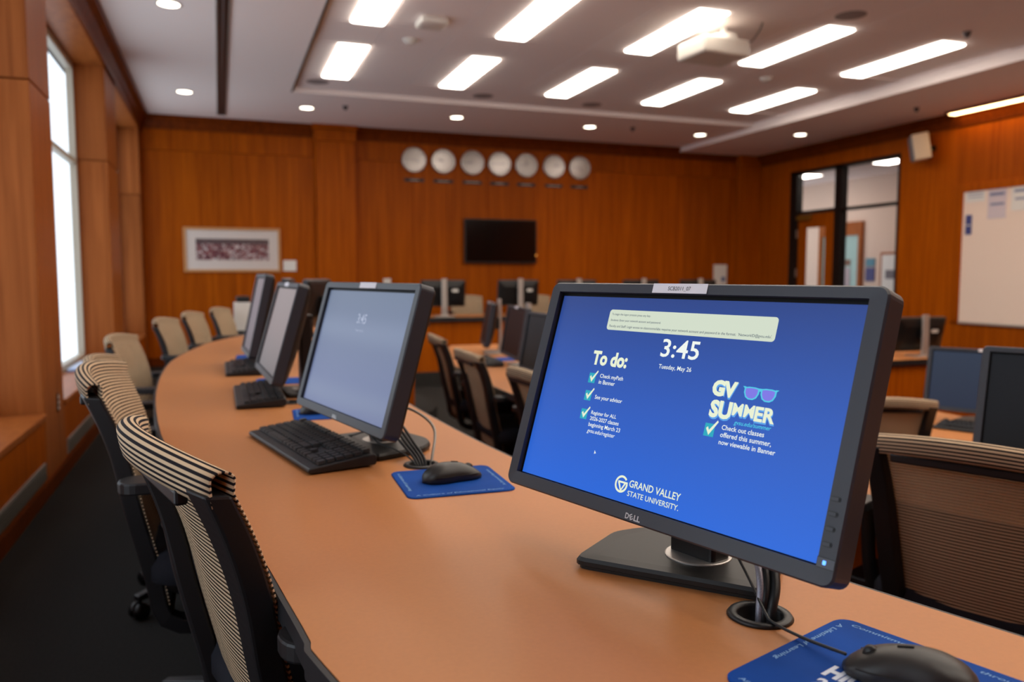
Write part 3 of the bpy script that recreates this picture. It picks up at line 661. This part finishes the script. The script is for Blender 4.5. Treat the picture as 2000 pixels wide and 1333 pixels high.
def make_keyboard(label, loc, rz, full=False, group=None):
    t = thing('keyboard', label, 'keyboard', loc, rz, group)
    def zt(y): return .016+(y+.07)/.14*.014
    if 'body' not in _kc:
        pr = [(-.068, .002), (-.071, .008), (-.068, .0135), (-.055, .0145), (.05, .0255), (.066, .0265), (.070, .022), (.069, .008), (.066, .004)]
        _kc['body'] = MB().loft([[(x, y, z) for y, z in pr] for x in (-.2225, .2225)]).mesh('keyboard_body', BLK)
        _kc['feet'] = MB().bx(-.2, -.17, .045, .055, 0, .01).bx(.17, .2, .045, .055, 0, .01).bx(-.2, -.17, -.06, -.05, 0, .006).bx(.17, .2, -.06, -.05, 0, .006).mesh('rubber_feet', BLK)
        allk = MB(); tl = math.atan2(.011, .105)
        for x, y, wd in KR:
            kk = MB(); zz = .0150+(y+.055)*.1048+.0005
            h = wd/2-.001
            kk.loft([[(a, b, 0) for a, b in rrect(-h, h, -.0084, .0084, .0015, 2)], [(a*(1-.0016/h), b*.86+.0004, .0062) for a, b in rrect(-h, h, -.0084, .0084, .0015, 2)]])
            kk.xf(Matrix.Translation((x-XK, y, zz)) @ Matrix.Rotation(tl, 4, 'X')); allk.add(kk.v, kk.f)
            key = round(wd, 4)
            if key not in _kc:
                k2 = MB(); k2.loft([[(a, b, 0) for a, b in rrect(-h, h, -.0084, .0084, .0015, 2)], [(a*(1-.0016/h), b*.86+.0004, .0062) for a, b in rrect(-h, h, -.0084, .0084, .0015, 2)]])
                _kc[key] = k2.mesh('key', KEYM)
        _kc['all'] = allk.mesh('keys', KEYM)
    b = link(_kc['body'], 'keyboard_body', t); bv = b.modifiers.new('bevel', 'BEVEL'); bv.width = .003; bv.segments = 2; bv.limit_method = 'ANGLE'
    link(_kc['feet'], 'rubber_feet', t)
    if full:
        tl = math.atan2(.011, .105)
        for x, y, wd in KR:
            k = link(_kc[round(wd, 4)], 'key', t, (x-XK, y, .0150+(y+.055)*.1048+.0005)); k.rotation_euler = (tl, 0, 0)
    else:
        k = link(_kc['all'], 'keys', t); k['kind'] = 'stuff'
    return t
def face(yaw): return R(yaw)
make_keyboard('black keyboard in front of the pale blue monitor on the curved desk', (.172, 1.768, ZD), math.atan2(-.462, .10), True)
make_keyboard('blurred black keyboard under the third monitor', (.106, 2.60, ZD), R(-90), False)
make_keyboard('small far black keyboard under the squarish monitor', (.084, 3.40, ZD), R(-90), False)
make_keyboard('dark keyboard by the edge-on monitors on the lower desk', (1.535, 4.68, ZD2), R(-95), False)
make_keyboard('black keyboard below the slate blue screen', (3.22, 2.56, ZD3), R(-66), False)
def edge_text(t, w, d, texts, m=PADT):
    """texts: side -> string; bottom/top read left to right, left/right turned"""
    for side, body, a, L in [(k, *q) for k, v in texts.items() for q in (v if isinstance(v, list) else [v])]:
        if side == 'bottom': fr = lambda u, v: (-w/2+.014+u, -d/2+.009+v, .0032)
        elif side == 'top': fr = lambda u, v: (-w/2+.014+u, d/2-.016+v, .0032)
        elif side == 'left': fr = lambda u, v: (-w/2+.010+v, d/2-.014-u, .0032)
        else: fr = lambda u, v: (w/2-.010-v, -d/2+.014+u, .0032)
        mb = MB(); put_text(mb, body, a, 0, L, cap=.0058, bold=.012, shear=.15, frame=fr); mb.build('border_lettering', m, t)
def make_pad(label, loc, rz, w=.20, d=.19, texts=None, centre=None):
    t = thing('mouse_pad', label, 'mouse pad', loc, rz)
    o = rrect(-w/2, w/2, -d/2, d/2, .018, 6); i = rrect(-w/2+.0015, w/2-.0015, -d/2+.0015, d/2-.0015, .017, 6)
    MB().loft([[(x, y, 0) for x, y in o], [(x, y, .002) for x, y in o], [(x, y, .003) for x, y in i]]).build('pad_sheet', PAD, t)
    if texts: edge_text(t, w, d, texts)
    if centre:
        mb = MB()
        for body, x, y, wd, cap in centre: put_text(mb, body, x, y, wd, cap=cap, bold=.05, frame=lambda u, v: (u, v, .0032))
        mb.build('centre_lettering', PADW, t)
    return t
# pad frame: +x along its bottom edge. pad by the big monitor: bottom edge runs right-down in the photo
TX = dict(bottom=('An Empowered Educational Experience', .0, .165), left=('A Lifetime of Learning', .006, .125), top=[('Commitment', .006, .07), ('through', .135, .04)], right=('A Culture of Educational Equity', .0, .15))
pa = math.atan2(-.155, .05)      # direction of its bottom edge
ca, sa = math.cos(pa), math.sin(pa)
tlc = Vector((.640, .680)); padc = tlc + Vector((ca, sa))*.105 - Vector((-sa, ca))*.108
make_pad('blue printed mouse pad at the bottom right of the desk', (padc.x, padc.y, ZD), pa, .21, .216, TX, [('REACH', -.042, .008, .05, .012), ('HIGHER', -.048, -.028, .085, .024), ('2025', -.044, -.052, .04, .016)])
TX2 = dict(bottom=('A Culture of Educational Equity', .0, .16), left=('A Lifetime of Learning', .006, .13), right=('An Empowered Experience', .02, .12))
make_pad('blue printed mouse pad with mouse beside the pale blue monitor', (.394, 1.402, ZD), R(-2), .195, .195, TX2)
make_pad('blue mouse pad below the left corner of the pale blue monitor', (.275, 2.225, ZD), R(-3), .19, .18, dict(left=('A Lifetime of Learning', .0, .12)))
make_pad('blue mouse pad beside the third monitor', (.215, 2.975, ZD), R(-3), .20, .17)
make_pad('small far blue mouse pad under the squarish monitor', (.165, 3.93, ZD), R(-3), .2, .19)
make_pad('blue mouse pad on the lower curved desk', (1.72, 4.86, ZD2), R(-5), .2, .2)
def make_mouse(label, loc, rz):
    t = thing('computer_mouse', label, 'mouse', loc, rz)
    # long axis along local y (front = +y)
    n, m = 20, 14; L, W, H = .118, .062, .034
    def half(y): u = (y/(L/2)); return W/2*max(0, 1-abs(u)**3.2)**.45*(1-.10*math.exp(-((u-.1)/.4)**2))
    def hgt(y): u = y/(L/2); return H*max(0.0, 1-((u+.18)/1.22)**2)**.75 if u > -.18 else H*max(0, 1-((u+.18)/.83)**2)**.5
    def ring(s0, s1, nm, mt):
        loops = []
        for i in range(n+1):
            y = -L/2*.999+L*.998*i/n; hw = max(half(y), .0012); h = max(hgt(y), .006)
            pts = []
            for k in range(m+1):
                a = math.pi*k/m; x = -hw*math.cos(a)*1.0; z = .004+(h-.004)*(math.sin(a)**.62)
                pts.append((x*(1-.05*(z/H)), y, z))
            pts = [(-hw*.9, y, .0008)]+pts+[(hw*.9, y, .0008)]
            loops.append(pts)
        return MB().loft(loops).build(nm, mt, t, True)
    sh = ring(0, 1, 'mouse_shell', mat('mouse_black', (34, 32, 31), .42))
    y = .034; z = hgt(y)
    MB().cyl((-.0035, y, z-.004), (.0035, y, z-.004), .0075, n=20).build('scroll_wheel', BEZD, t, True)
    sv = []
    for i in range(12): yy = .010+.014*i/11; sv.append((0.0, yy-.012, hgt(yy-.012)+.0003))
    MB().tube(sv, .0012, 6).build('wheel_groove', BEZD, t)
    for s in (-1, 1):
        sd = [(s*half(yy)*.985, yy, .0125) for yy in [-.045+.09*i/14 for i in range(15)]]
        MB().tube(sd, .0009, 6).build('side_seam', BEZD, t)
    return t
mz1 = (.594, .542)
make_mouse('black mouse on the blue pad at the bottom right', (mz1[0], mz1[1], ZD+.003), math.atan2(.080, -.069)-math.pi/2+R(0))
make_mouse('black mouse on the pad beside the pale blue monitor', (.397, 1.406, ZD+.003), R(-80))
make_mouse('small black mouse below the pale blue monitor corner', (.255, 2.235, ZD+.003), R(-80))
# ---- cables
t = thing('cable_bundle', 'black and striped grey cables dropping into the desk grommet', 'cables', (.559, .7165, ZD))
def cable(name, pts, r, m, parent): return MB().tube([tuple(p) for p in smoothcurve(pts, 8)], r, 8).build(name, m, parent, True)
gx, gy, gz = .559, .7165, ZD
def relp(pts): return [(x-gx, y-gy, z) for x, y, z in pts]
cable('braided_cable', relp([(.600, .800, .13), (.590, .775, .075), (.572, .735, .035), (.562, .722, .0), (.560, .720, -.05)]), .0040, mat('braid', (148, 148, 160), .4, .3, noise=(900, .6)), t)
cable('power_cable', relp([(.606, .798, .13), (.598, .776, .08), (.580, .735, .035), (.567, .720, .0), (.565, .718, -.05)]), .0052, BLK, t)
cable('video_cable', relp([(.612, .795, .12), (.608, .770, .075), (.588, .728, .03), (.572, .714, .0), (.570, .712, -.05)]), .0058, BLK, t)
cable('mouse_cable', relp([(.578, .838, .10), (.576, .80, .06), (.572, .755, .028), (.556, .704, .010), (.553, .686, .006), (.556, .640, .008), (.5615, .589, .014)]), .0017, BLK, t)
t = thing('cable_bundle', 'loose black cables and one grey cord beside the pale blue monitor', 'cables', (.373, 1.547, ZD)); gx, gy = .373, 1.547
cable('grey_cord', relp([(.345, 1.735, .085), (.385, 1.70, .09), (.42, 1.63, .06), (.40, 1.565, .01), (.385, 1.55, -.04)]), .003, GREYM, t)
for k in range(4):
    d = k*.006
    cable('black_cable', relp([(.31+d, 1.72-d, .065), (.335+d, 1.67, .05+d), (.35+d, 1.60, .03+d/2), (.365+d, 1.555, .004), (.372, 1.548, -.04)]), .003, BLK, t)
cable('keyboard_cable', relp([(.262, 1.84, .012), (.275, 1.80, .02), (.30, 1.73, .04), (.31, 1.69, .024), (.335, 1.60, .022), (.36, 1.553, .004), (.37, 1.55, -.04)]), .0018, BLK, t)
t = thing('cable_bundle', 'tangled black cables behind the third monitor', 'cables', (.30, 2.5, ZD)); gx, gy = .30, 2.5
for k in range(3): cable('black_cable', relp([(.26, 2.66, .05+.03*k), (.31+.02*k, 2.58, .10-.02*k), (.34, 2.48, .05), (.33-.03*k, 2.40, .006), (.28, 2.42, .006)]), .003, BLK, t)

# ================================================================== CHAIRS
def make_chair(label):
    t = thing('office_chair', label, 'chair')
    prof = [(-.200, .355), (-.208, .405), (-.218, .455), (-.230, .505), (-.243, .56), (-.256, .62), (-.275, .69), (-.302, .76), (-.334, .825)]
    pp = [p for p in smoothcurve([(y, z, 0) for y, z in prof], 5)]
    path = [(p.x, p.y) for p in pp]
    # roll over the top
    cy, cz, rr = -.348, .842, .014
    for a in range(20, 200, 18): path.append((cy+rr*math.cos(R(a-8)), cz+rr*math.sin(R(a-8))*.9))
    path += [(-.3605, .832), (-.358, .820), (-.355, .810)]
    nroll = len(pp)
    def bend(x, z): return (.026+.020*max(0, min(1, (z-.6)/.24)))*(x/.225)**2
    def dip(x, z): return -.020*(abs(x)/.225)**2*max(0, (z-.6)/.26)
    def hw(z): return .195+.032*min(1, max(0, (z-.36)/.48))
    NX = 18; vs = []; fs = []; uvs = []; s = 0
    for i, (y, z) in enumerate(path):
        if i: s += math.hypot(y-path[i-1][0], z-path[i-1][1])
        for k in range(NX+1):
            u = -1+2*k/NX; x = u*hw(z); vs.append((x, y+bend(x, z), z+dip(x, z))); uvs.append(((1 if i < nroll-2 else -1), s))
    for i in range(len(path)-1):
        for k in range(NX):
            a = i*(NX+1)+k; fs.append((a, a+1, a+NX+2, a+NX+1))
    me = bpy.data.meshes.new('backrest'); me.from_pydata(vs, [], fs); me.update(); me.materials.append(FABRIC)
    ul = me.uv_layers.new(name='UVMap')
    for l in me.loops: ul.data[l.index].uv = uvs[l.vertex_index]
    for p in me.polygons: p.use_smooth = True
    b = bpy.data.objects.new('backrest', me); COL.objects.link(b); b.parent = t; b['label'] = 'cream and dark striped knit backrest'
    sd = b.modifiers.new('thick', 'SOLIDIFY'); sd.thickness = .003; sd.offset = 0
    # uprights: rails behind the cloth, running down and under the seat
    for sx in (-1, 1):
        loops = []
        rail = [(y, z) for y, z in path[:nroll]][::-1] + [(-.192, .335), (-.17, .322), (-.14, .318), (-.10, .322)]
        for i, (y, z) in enumerate(rail):
            y0, z0 = rail[max(i-1, 0)]; y1, z1 = rail[min(i+1, len(rail)-1)]
            d = Vector((y1-y0, z1-z0)).normalized(); nrm = Vector((d.y, -d.x))      # towards the rear
            if nrm.x > 0 and z > .34: nrm = -nrm
            xo = sx*(hw(max(z, .36))+.004); xi = xo-sx*.052
            ba, bb = bend(xo, z), bend(xi, z)
            dp = .034
            q = [(xo, y+ba-.004, z+dip(xo, z)), (xi, y+bb-.004, z+dip(xi, z)), (xi+sx*.008, y+bb-.004+nrm.x*dp*.8, z+nrm.y*dp*.8), (xo-sx*.004, y+ba-.004+nrm.x*dp, z+nrm.y*dp)]
            loops.append(q)
        MB().loft(loops).build('upright', BLK, t, False, bevel=.004, seg=2)
        # arm
        MB().tube(smoothcurve([(sx*.20, -.06, .37), (sx*.265, -.07, .38), (sx*.285, -.09, .46), (sx*.285, -.11, .63)], 5), .017, 10).build('arm_post', BLK, t, True)
        MB().loft([[(sx*.285+x, y-.13, z) for x, y in rrect(-.038, .038, -.13, .13, .034, 5)] for z in (.628, .634, .648, .652)]).build('arm_pad', BLK, t, False, bevel=.005)
    MB().bx(-.16, .16, -.338, -.322, .785, .805).build('top_bar', BLK, t, bevel=.004)
    MB().bx(-.17, .17, -.20, -.175, .325, .352).build('lower_bar', BLK, t, bevel=.006)
    l0 = [(x, y) for x, y in rrect(-.245, .245, -.22, .25, .07, 6)]
    def ins(k): return [(x*(1-k), (y-.015)*(1-k)+.015) for x, y in l0]
    MB().loft([[(x, y, .405) for x, y in ins(.06)], [(x, y, .415) for x, y in ins(0)], [(x, y, .445) for x, y in ins(0)], [(x, y, .470) for x, y in ins(.05)], [(x, y, .476) for x, y in ins(.22)]]).build('seat', SEATM, t, True)
    MB().loft([[(x, y, z) for x, y in ins(k)] for k, z in ((.35, .335), (.12, .385), (.07, .405))]).build('seat_pan', BLK, t)
    MB().cyl((0, 0, .10), (0, 0, .34), .026, n=16).build('gas_column', BLK, t, True)
    hub = MB().lathe([(.0, .07), (.045, .07), (.045, .10), (.03, .12), (0, .12)], 16).build('hub', BLK, t, True)
    for k in range(5):
        a = R(90+72*k); dx, dy = math.cos(a), math.sin(a)
        lg = MB().loft([[(dx*r-dy*w_*s1, dy*r+dx*w_*s1, zc+h*s2) for s1, s2 in ((-1, -1), (1, -1), (1, 1), (-1, 1))] for r, w_, zc, h in ((.03, .024, .092, .020), (.15, .018, .085, .015), (.275, .014, .070, .010))]).build('base_leg', BLK, t, bevel=.004)
        c = MB()
        for q in (-1, 1): c.cyl((dx*.265-dy*.012*q-dy*.008*q, dy*.265+dx*.012*q+dx*.008*q, .027), (dx*.265-dy*.006*q, dy*.265+dx*.006*q, .027), .027, n=16)
        c.cyl((dx*.265, dy*.265, .03), (dx*.265, dy*.265, .07), .008, n=8)
        c.build('caster', BEZD, lg, True)
    return t
UPPER = ('backrest', 'upright', 'arm_post', 'arm_pad', 'top_bar', 'lower_bar', 'seat', 'seat_pan', 'gas_column')
chair0 = make_chair('x')
CH = [((-.092, 1.15), (.96, .272), ZC-.193, 0, 'striped mesh office chair nearest the camera, its rounded top rail seen edge-on', 'tier0'),
      ((-.265, 1.97), (1, .0), ZC-.185, 0, 'striped mesh office chair with armrest, second from the camera beside the windows', 'tier0'),
      ((-.385, 2.90), (1, .0), ZC-.25, 0, 'striped chair almost hidden behind the second chair by the windows', 'tier0'),
      ((-.43, 3.86), (1, -.12), ZC-.245, 0, 'striped chair standing alone where the curved desk bends, fourth from the camera', 'tier0'),
      ((-.33, 5.22), (.98, -.2), ZC-.24, 0, 'left chair of the three pale chairs at the far bend of the desk', 'tier0'),
      ((-.20, 5.93), (.97, -.22), ZC-.235, 0, 'middle chair of the three pale chairs at the far bend of the desk', 'tier0'),
      ((-.02, 6.66), (.96, -.28), ZC-.235, 0, 'right chair of the three pale chairs at the far bend, beside the white stand', 'tier0'),
      ((1.446, 1.19), (.90, .42), ZC-.330, -.16, 'large brown mesh chair back at the right edge behind the blue monitor', 'tier2'),
      ((1.13, 2.93), (.99, .05), ZC-.355, -.16, 'mesh chair partly hidden by the left edge of the blue lock screen', 'tier2'),
      ((1.14, 3.81), (1, -.02), ZC-.355, -.16, 'middle mesh chair at the lower desk between the two lit monitors', 'tier2'),
      ((1.215, 4.69), (.99, -.1), ZC-.34, -.16, 'farther mesh chair at the lower desk right of the pale blue monitor', 'tier2'),
      ((2.60, 2.57), (.45, .89), ZC-.495, -.32, 'smaller brown mesh chair back in the pit before the slate blue screen', 'tier3'),
      ((3.0, 9.95), (.05, -1), ZC-.235, 0, 'chair behind the back desk seen between the two left monitors', 'back'),
      ((3.95, 9.95), (-.05, -1), ZC-.235, 0, 'chair behind the back desk right of the second monitor', 'back')]
for k, (c, f, zt, zf, label, grp) in enumerate(CH):
    o = chair0 if k == 0 else copy_tree(chair0)
    f = Vector(f).normalized(); rz = math.atan2(-f.x, f.y)
    o.location = (c[0]+f.x*.33, c[1]+f.y*.33, zf); o.rotation_euler = (0, 0, rz)
    o['label'] = label; o['group'] = 'striped mesh office chairs'
    dz = zt-zf-.862
    for ch in o.children:
        if ch.name.split('.')[0] in UPPER: ch.location.z = dz

# ================================================================== THINGS ON THE WALLS
# clocks
DIAL = mat('clock_dial', (168, 160, 156), .22, .5); RIM = mat('clock_rim', (170, 166, 164), .3, .8)
order = ['leftmost', 'second from left', 'third from left', 'middle', 'third from right', 'second from right', 'rightmost']
hms = [(3, 45), (9, 45), (8, 45), (2, 45), (11, 45), (1, 15), (4, 45)]
for k, x in enumerate((2.492, 2.895, 3.308, 3.702, 4.099, 4.521, 4.921)):
    z = ZC+1.55+(.006*k/6)
    t = thing('wall_clock', f'round silver wall clock, {order[k]} of seven above the television', 'clock', (x, YB-.001, z), group='row of silver wall clocks')
    rot = Matrix.Rotation(R(90), 4, 'X')
    MB().lathe([(0, 0), (.165, 0), (.168, .012), (.165, .028), (.155, .032), (.150, .026), (0, .026)], 40).xf(rot).build('clock_case', RIM, t, True)
    MB().lathe([(0, .0265), (.150, .0265), (.150, .0275), (0, .0275)], 40).xf(rot).build('clock_dial', DIAL, t)
    for i in range(12):
        a = R(30*i); MB().box((.13*math.sin(a), -.029, .13*math.cos(a)), (.008, .002, .026), Matrix.Rotation(a, 3, 'Y')).build('hour_mark', INK, t)
    for nm, a, L, wd in (('hour_hand', hms[k][0]*30+22, .075, .009), ('minute_hand', hms[k][1]*6, .115, .006)):
        a = R(a); MB().box((L/2*math.sin(a), -.031, L/2*math.cos(a)), (wd, .002, L), Matrix.Rotation(a, 3, 'Y')).build(nm, INK, t)
    t = thing('clock_nameplate', f'dark name plate under the {order[k]} wall clock', 'name plate', (x, YB-.001, ZC+1.285), group='name plates under the clocks')
    MB().bx(-.135, .135, -.012, 0, -.022, .022).build('plate', BLK, t, bevel=.002)
    MB().bx(-.055-.02*(k % 3), .055+.02*(k % 3), -.0135, -.0122, -.006, .006).build('plate_lettering', mat('plate_print', (180, 170, 160), .6), t)
t = thing('wall_television', 'black flat television mounted on the cherry back wall', 'television', ((3.174+4.236)/2, YB-.001, ZC+(.79+.182)/2))
MB().bx(-.531, .531, -.07, -.03, -.304, .304).build('casing', BLK, t, bevel=.006)
MB().bx(-.515, .515, -.0722, -.0702, -.285, .29).build('display', mat('tv_glass', (5, 5, 6), .12), t)
MB().bx(-.25, .25, -.03, 0, -.15, .15).build('wall_bracket', BLK, t)
MB().box((.524, -.0715, -.19), (.012, .004, .012)).build('standby_light', emis('orange_led', (1, .35, .05), 3), t)
t = thing('framed_panorama', 'framed panorama photo of a crowd in a white mount', 'picture', ((-.397+.7475)/2, YB-.001, ZC+(.603+.053)/2)); hw_, hh = .572, .275
for x0, x1, z0, z1 in ((-hw_, -hw_+.03, -hh, hh), (hw_-.03, hw_, -hh, hh), (-hw_+.03, hw_-.03, -hh, -hh+.03), (-hw_+.03, hw_-.03, hh-.03, hh)):
    MB().bx(x0, x1, -.03, 0, z0, z1).build('frame_rail', mat('pale_oak', (196, 140, 84), .4), t, bevel=.003)
MB().bx(-hw_+.028, hw_-.028, -.012, -.004, -hh+.028, hh-.028).build('mount_board', mat('mount_white', (226, 216, 210), .6), t)
pm = bpy.data.materials.new('crowd_print'); pm.use_nodes = True; nt = pm.node_tree; b = nt.nodes['Principled BSDF']
tc = nt.nodes.new('ShaderNodeTexCoord'); n = nt.nodes.new('ShaderNodeTexVoronoi'); n.inputs['Scale'].default_value = 60; rp = nt.nodes.new('ShaderNodeValToRGB')
for p, c in ((.2, (150, 84, 92)), (.45, (110, 50, 62)), (.62, (60, 48, 70)), (.8, (178, 140, 136))): 
    e = rp.color_ramp.elements.new(p); e.color = lin(c)
nt.links.new(tc.outputs['Object'], n.inputs['Vector']); sepc = nt.nodes.new('ShaderNodeSeparateXYZ'); nt.links.new(n.outputs['Color'], sepc.inputs[0]); nt.links.new(sepc.outputs[0], rp.inputs[0]); nt.links.new(rp.outputs[0], b.inputs['Base Color']); b.inputs['Roughness'].default_value = .3
ph = MB().bx(-.43, .43, -.0145, -.0122, -.125, .07).build('crowd_photo', pm, t)
MB().bx(-.43, .43, -.0145, -.0122, .07, .135).build('hall_photo', mat('hall_print', (92, 80, 84), .3, noise=(18, .6)), t)
MB().bx(-hw_+.03, hw_-.03, -.02, -.017, -hh+.03, hh-.03).build('cover_glass', glass_mat('picture_glass', .04), t)
tag(MB().bx(.776, .938, YB-.012, YB-.001, ZC+.067, ZC+.203).build('picture_caption', PAPER, bevel=.001), 'small white caption card beside the framed panorama', 'card')
tag(MB().bx(2.06, 2.16, YB-.012, YB-.001, ZC-.125, ZC-.03).build('wall_outlet', WHITE, bevel=.003), 'small white wall outlet plate right of the pale blue monitor', 'outlet')
t = thing('paper_notice', 'pale paper notice on the back wall near the door corner', 'notice', (7.35, YB-.001, ZC+.02))
MB().bx(-.12, .12, -.006, 0, -.16, .16).build('paper_sheet', PAPER, t); MB().bx(.02, .09, -.008, -.0065, -.10, -.03).build('blue_patch', mat('blue_print', (90, 110, 160), .6), t)
t = thing('pier_outlet', 'small metal outlet plate on the window pier', 'outlet', (XL+.001, 4.85, ZC-.68))
MB().bx(0, .006, -.02, .02, -.05, .05).build('plate', mat('brown_plate', (92, 56, 34), .5), t, bevel=.002)
for z in (-.03, 0, .03): MB().bx(.006, .009, -.008, .008, z-.008, z+.008).build('socket', WHITE, t)
t = thing('sill_folder', 'folder lying on the window sill, sky reflection painted pale blue', 'folder', (-.965, 6.75, SILL))
MB().box((0, 0, .012), (.16, .62, .024)).build('folder_cover', mat('sky_reflection_blue', (150, 172, 214), .35), t, bevel=.004); MB().box((.004, .01, .0255), (.13, .54, .003)).build('folder_sheet', mat('pale_sheet', (190, 202, 226), .5), t)  # pale blues stand in for sky reflecting off a glossy cover
# whiteboard
t = thing('whiteboard', 'large white board with wood surround on the right wall', 'whiteboard', (XR-.001, 4.9, ZC+.2))
WL, WT, WBt = 6.83-4.9, .75, -.72
for y0, y1, z0, z1 in ((WL, WL+.11, WBt-.0, WT+.09), (-1.95, -1.84, WBt, WT+.09), (-1.84, WL, WT, WT+.09)):
    MB().bx(-.035, 0, y0, y1, z0, z1).build('surround', WOOD, t, bevel=.004)
MB().bx(-.018, 0, -1.84, WL, WBt, WT).build('board_sheet', mat('whiteboard', (244, 222, 206), .35), t)
MB().bx(-.03, 0, -1.84, WL, WBt-.02, WBt).build('board_ledge', SILV, t)
for lab, y0, y1, z0, z1, cm in (('white paper sheet with a dark heading at the top corner of the whiteboard', 6.56, 6.80, .83, .945, PAPER), ('rounded white sheet taped in the middle of the whiteboard papers', 6.30, 6.52, .63, .95, mat('paper_mauve', (214, 200, 206), .7)), ('white sheet at the right edge of the picture on the whiteboard', 5.95, 6.24, .70, .95, PAPER), ('narrow blue strip hanging on the whiteboard', 6.71, 6.79, .47, .69, mat('blue_strip', (62, 70, 130), .6))):
    t2 = thing('board_paper', lab, 'paper', (XR-.02, (y0+y1)/2, ZC+(z0+z1)/2)); dy, dz_ = (y1-y0)/2, (z1-z0)/2
    MB().bx(-.004, -.001, -dy, dy, -dz_, dz_).build('paper_sheet', cm, t2)
    if cm is not MATS['blue_strip']: MB().bx(-.006, -.0045, -dy*.8, dy*.8, dz_*.55, dz_*.75).bx(-.006, -.0045, -dy*.8, dy*.7, -dz_*.1, dz_*.05).build('print_lines', mat('print_blue', (120, 126, 160), .7), t2)
    else: MB().bx(-.006, -.0045, -dy*.8, dy*.8, -dz_*.1, dz_*.0).build('print_lines', PAPER, t2)
# wall speaker
t = thing('wall_speaker', 'grey wedge shaped loudspeaker on the right wall beside the glass screen', 'loudspeaker', (XR-.001, 7.28, ZC+1.51))
Mr = Matrix.Rotation(R(-38), 3, 'Z') @ Matrix.Rotation(R(-10), 3, 'Y')
MB().box((-.22, 0, 0), (.18, .24, .30), Mr).build('cabinet', mat('speaker_cream', (206, 190, 168), .5), t, bevel=.012)
MB().box(tuple(Vector((-.22, 0, 0)) + Mr @ Vector((-.094, 0, 0))), (.012, .22, .28), Mr).build('grille', mat('speaker_grey', (122, 118, 122), .7), t, bevel=.008)
MB().bx(-.14, 0, -.03, .03, -.03, .03).build('bracket', DARKM, t)
# strip light over the whiteboard
t = thing('valance_light', 'long warm strip light along the ceiling above the whiteboard', 'strip light', (XR-.13, 4.2, ZR))
MB().bx(-.07, .07, -2.78, 2.78, -.03, 0).build('housing', WOODT, t); MB().bx(-.055, .055, -2.74, 2.74, -.034, -.0305).build('diffuser', emis('warm_strip', (1, .60, .25), 13), t)
# ceiling devices
t = thing('ceiling_projector', 'white projector hanging from the ceiling among the lights', 'projector', (3.74, 5.55, ZT))
Mr = Matrix.Rotation(R(4), 3, 'Z')
MB().box((0, 0, -.19), (.44, .36, .13), Mr).build('projector_body', mat('projector_white', (216, 210, 200), .5), t, bevel=.02, seg=3)
MB().cyl((.10, .0, -.06), (.10, .0, -.13), .10, .12, 20).build('mount_plate', WHITE, t); MB().cyl((.1, 0, 0), (.1, 0, -.07), .028, n=16).build('mount_pole', WHITE, t)
MB().cyl((.215, .08, -.19), (.25, .08, -.19), .045, n=20).build('lens', BEZD, t)
cable('projector_cable', [(.30, -.22, 0), (.29, -.20, -.05), (.26, -.15, -.12), (.2, -.1, -.16)], .006, BLK, t)
t = thing('access_point', 'white square ceiling box between the left lights', 'access point', (1.60, 6.16, ZT))
MB().loft([[(x*s, y*s, z) for x, y in rrect(-.11, .11, -.11, .11, .03, 4)] for z, s in ((0, .9), (-.012, 1), (-.04, 1), (-.05, .85))]).build('housing', WHITE, t, True)
def dome(name, lab, cat, x, y, z, m, r=.06, h=.04): tag(MB().lathe([(0, -h), (r*.4, -h), (r*.75, -h*.7), (r, -.008), (r*1.1, 0), (0, 0)], 20, (0, 0, 0)).build(name, m, None, True), lab, cat).location = (x, y, z)
dome('smoke_detector', 'small beige smoke detector on the ceiling tiles at the left', 'smoke detector', 1.56, 6.72, ZT, WHITE)
dome('smoke_detector', 'small pale smoke detector on the tiles at the right', 'smoke detector', 5.18, 6.76, ZT, WHITE)
for k, (x, y, lab) in enumerate(((4.56, 4.96, 'large round speaker grille near the projector'), (1.0, 8.47, 'round speaker grille past the far left light'), (2.78, 8.50, 'round speaker grille past the second far light'), (4.1, 8.5, 'round speaker grille past the middle far lights'))):
    tag(MB().lathe([(0, -.004), (.10, -.004), (.115, 0), (0, 0)], 28).build('ceiling_speaker', mat('grille_mauve', (150, 142, 142), .8)), lab, 'speaker grille', 'ceiling speaker grilles').location = (x, y, ZT)
for x, y, z, lab in ((1.40, 9.3, ZB, 'small sprinkler head beside the spotlight over the pilaster'), (5.1, 9.35, ZB, 'small sprinkler head between the back spotlights'), (5.75, 4.96, ZT, 'dark sprinkler head at the upper right of the ceiling'), (7.3, 6.9, ZR, 'sprinkler head on the right soffit')):
    dome('sprinkler_head', lab, 'sprinkler', x, y, z, mat('sprinkler_dark', (90, 84, 84), .4, .5), .03, .045)
# ================================================================== FLOOR THINGS
t = thing('floor_stand', 'slim white box stand with black top by the far wood wall', 'stand', (.175, 6.98, 0))
MB().bx(-.065, .065, -.08, .08, 0, ZC-.215).build('stand_body', WHITE, t, bevel=.006); MB().bx(-.045, .06, -.07, .07, ZC-.2145, ZC-.165).build('stand_top', BLK, t, bevel=.008)
t = thing('computer_tower', 'black computer tower with white label under the lower desk', 'computer', (1.80, 1.66, -.16), R(-72))
MB().bx(-.09, .09, -.2, .2, .01, .45).build('tower_case', BLK, t, bevel=.006); MB().bx(-.03, -.005, -.203, -.2005, .28, .40).build('label_strip', PAPER, t); MB().bx(-.05, .06, -.205, -.2005, .10, .2).build('front_vent', BEZD, t)
for x in (-.07, .07): MB().bx(x-.012, x+.012, -.18, .18, 0, .01).build('foot_rail', BEZD, t)
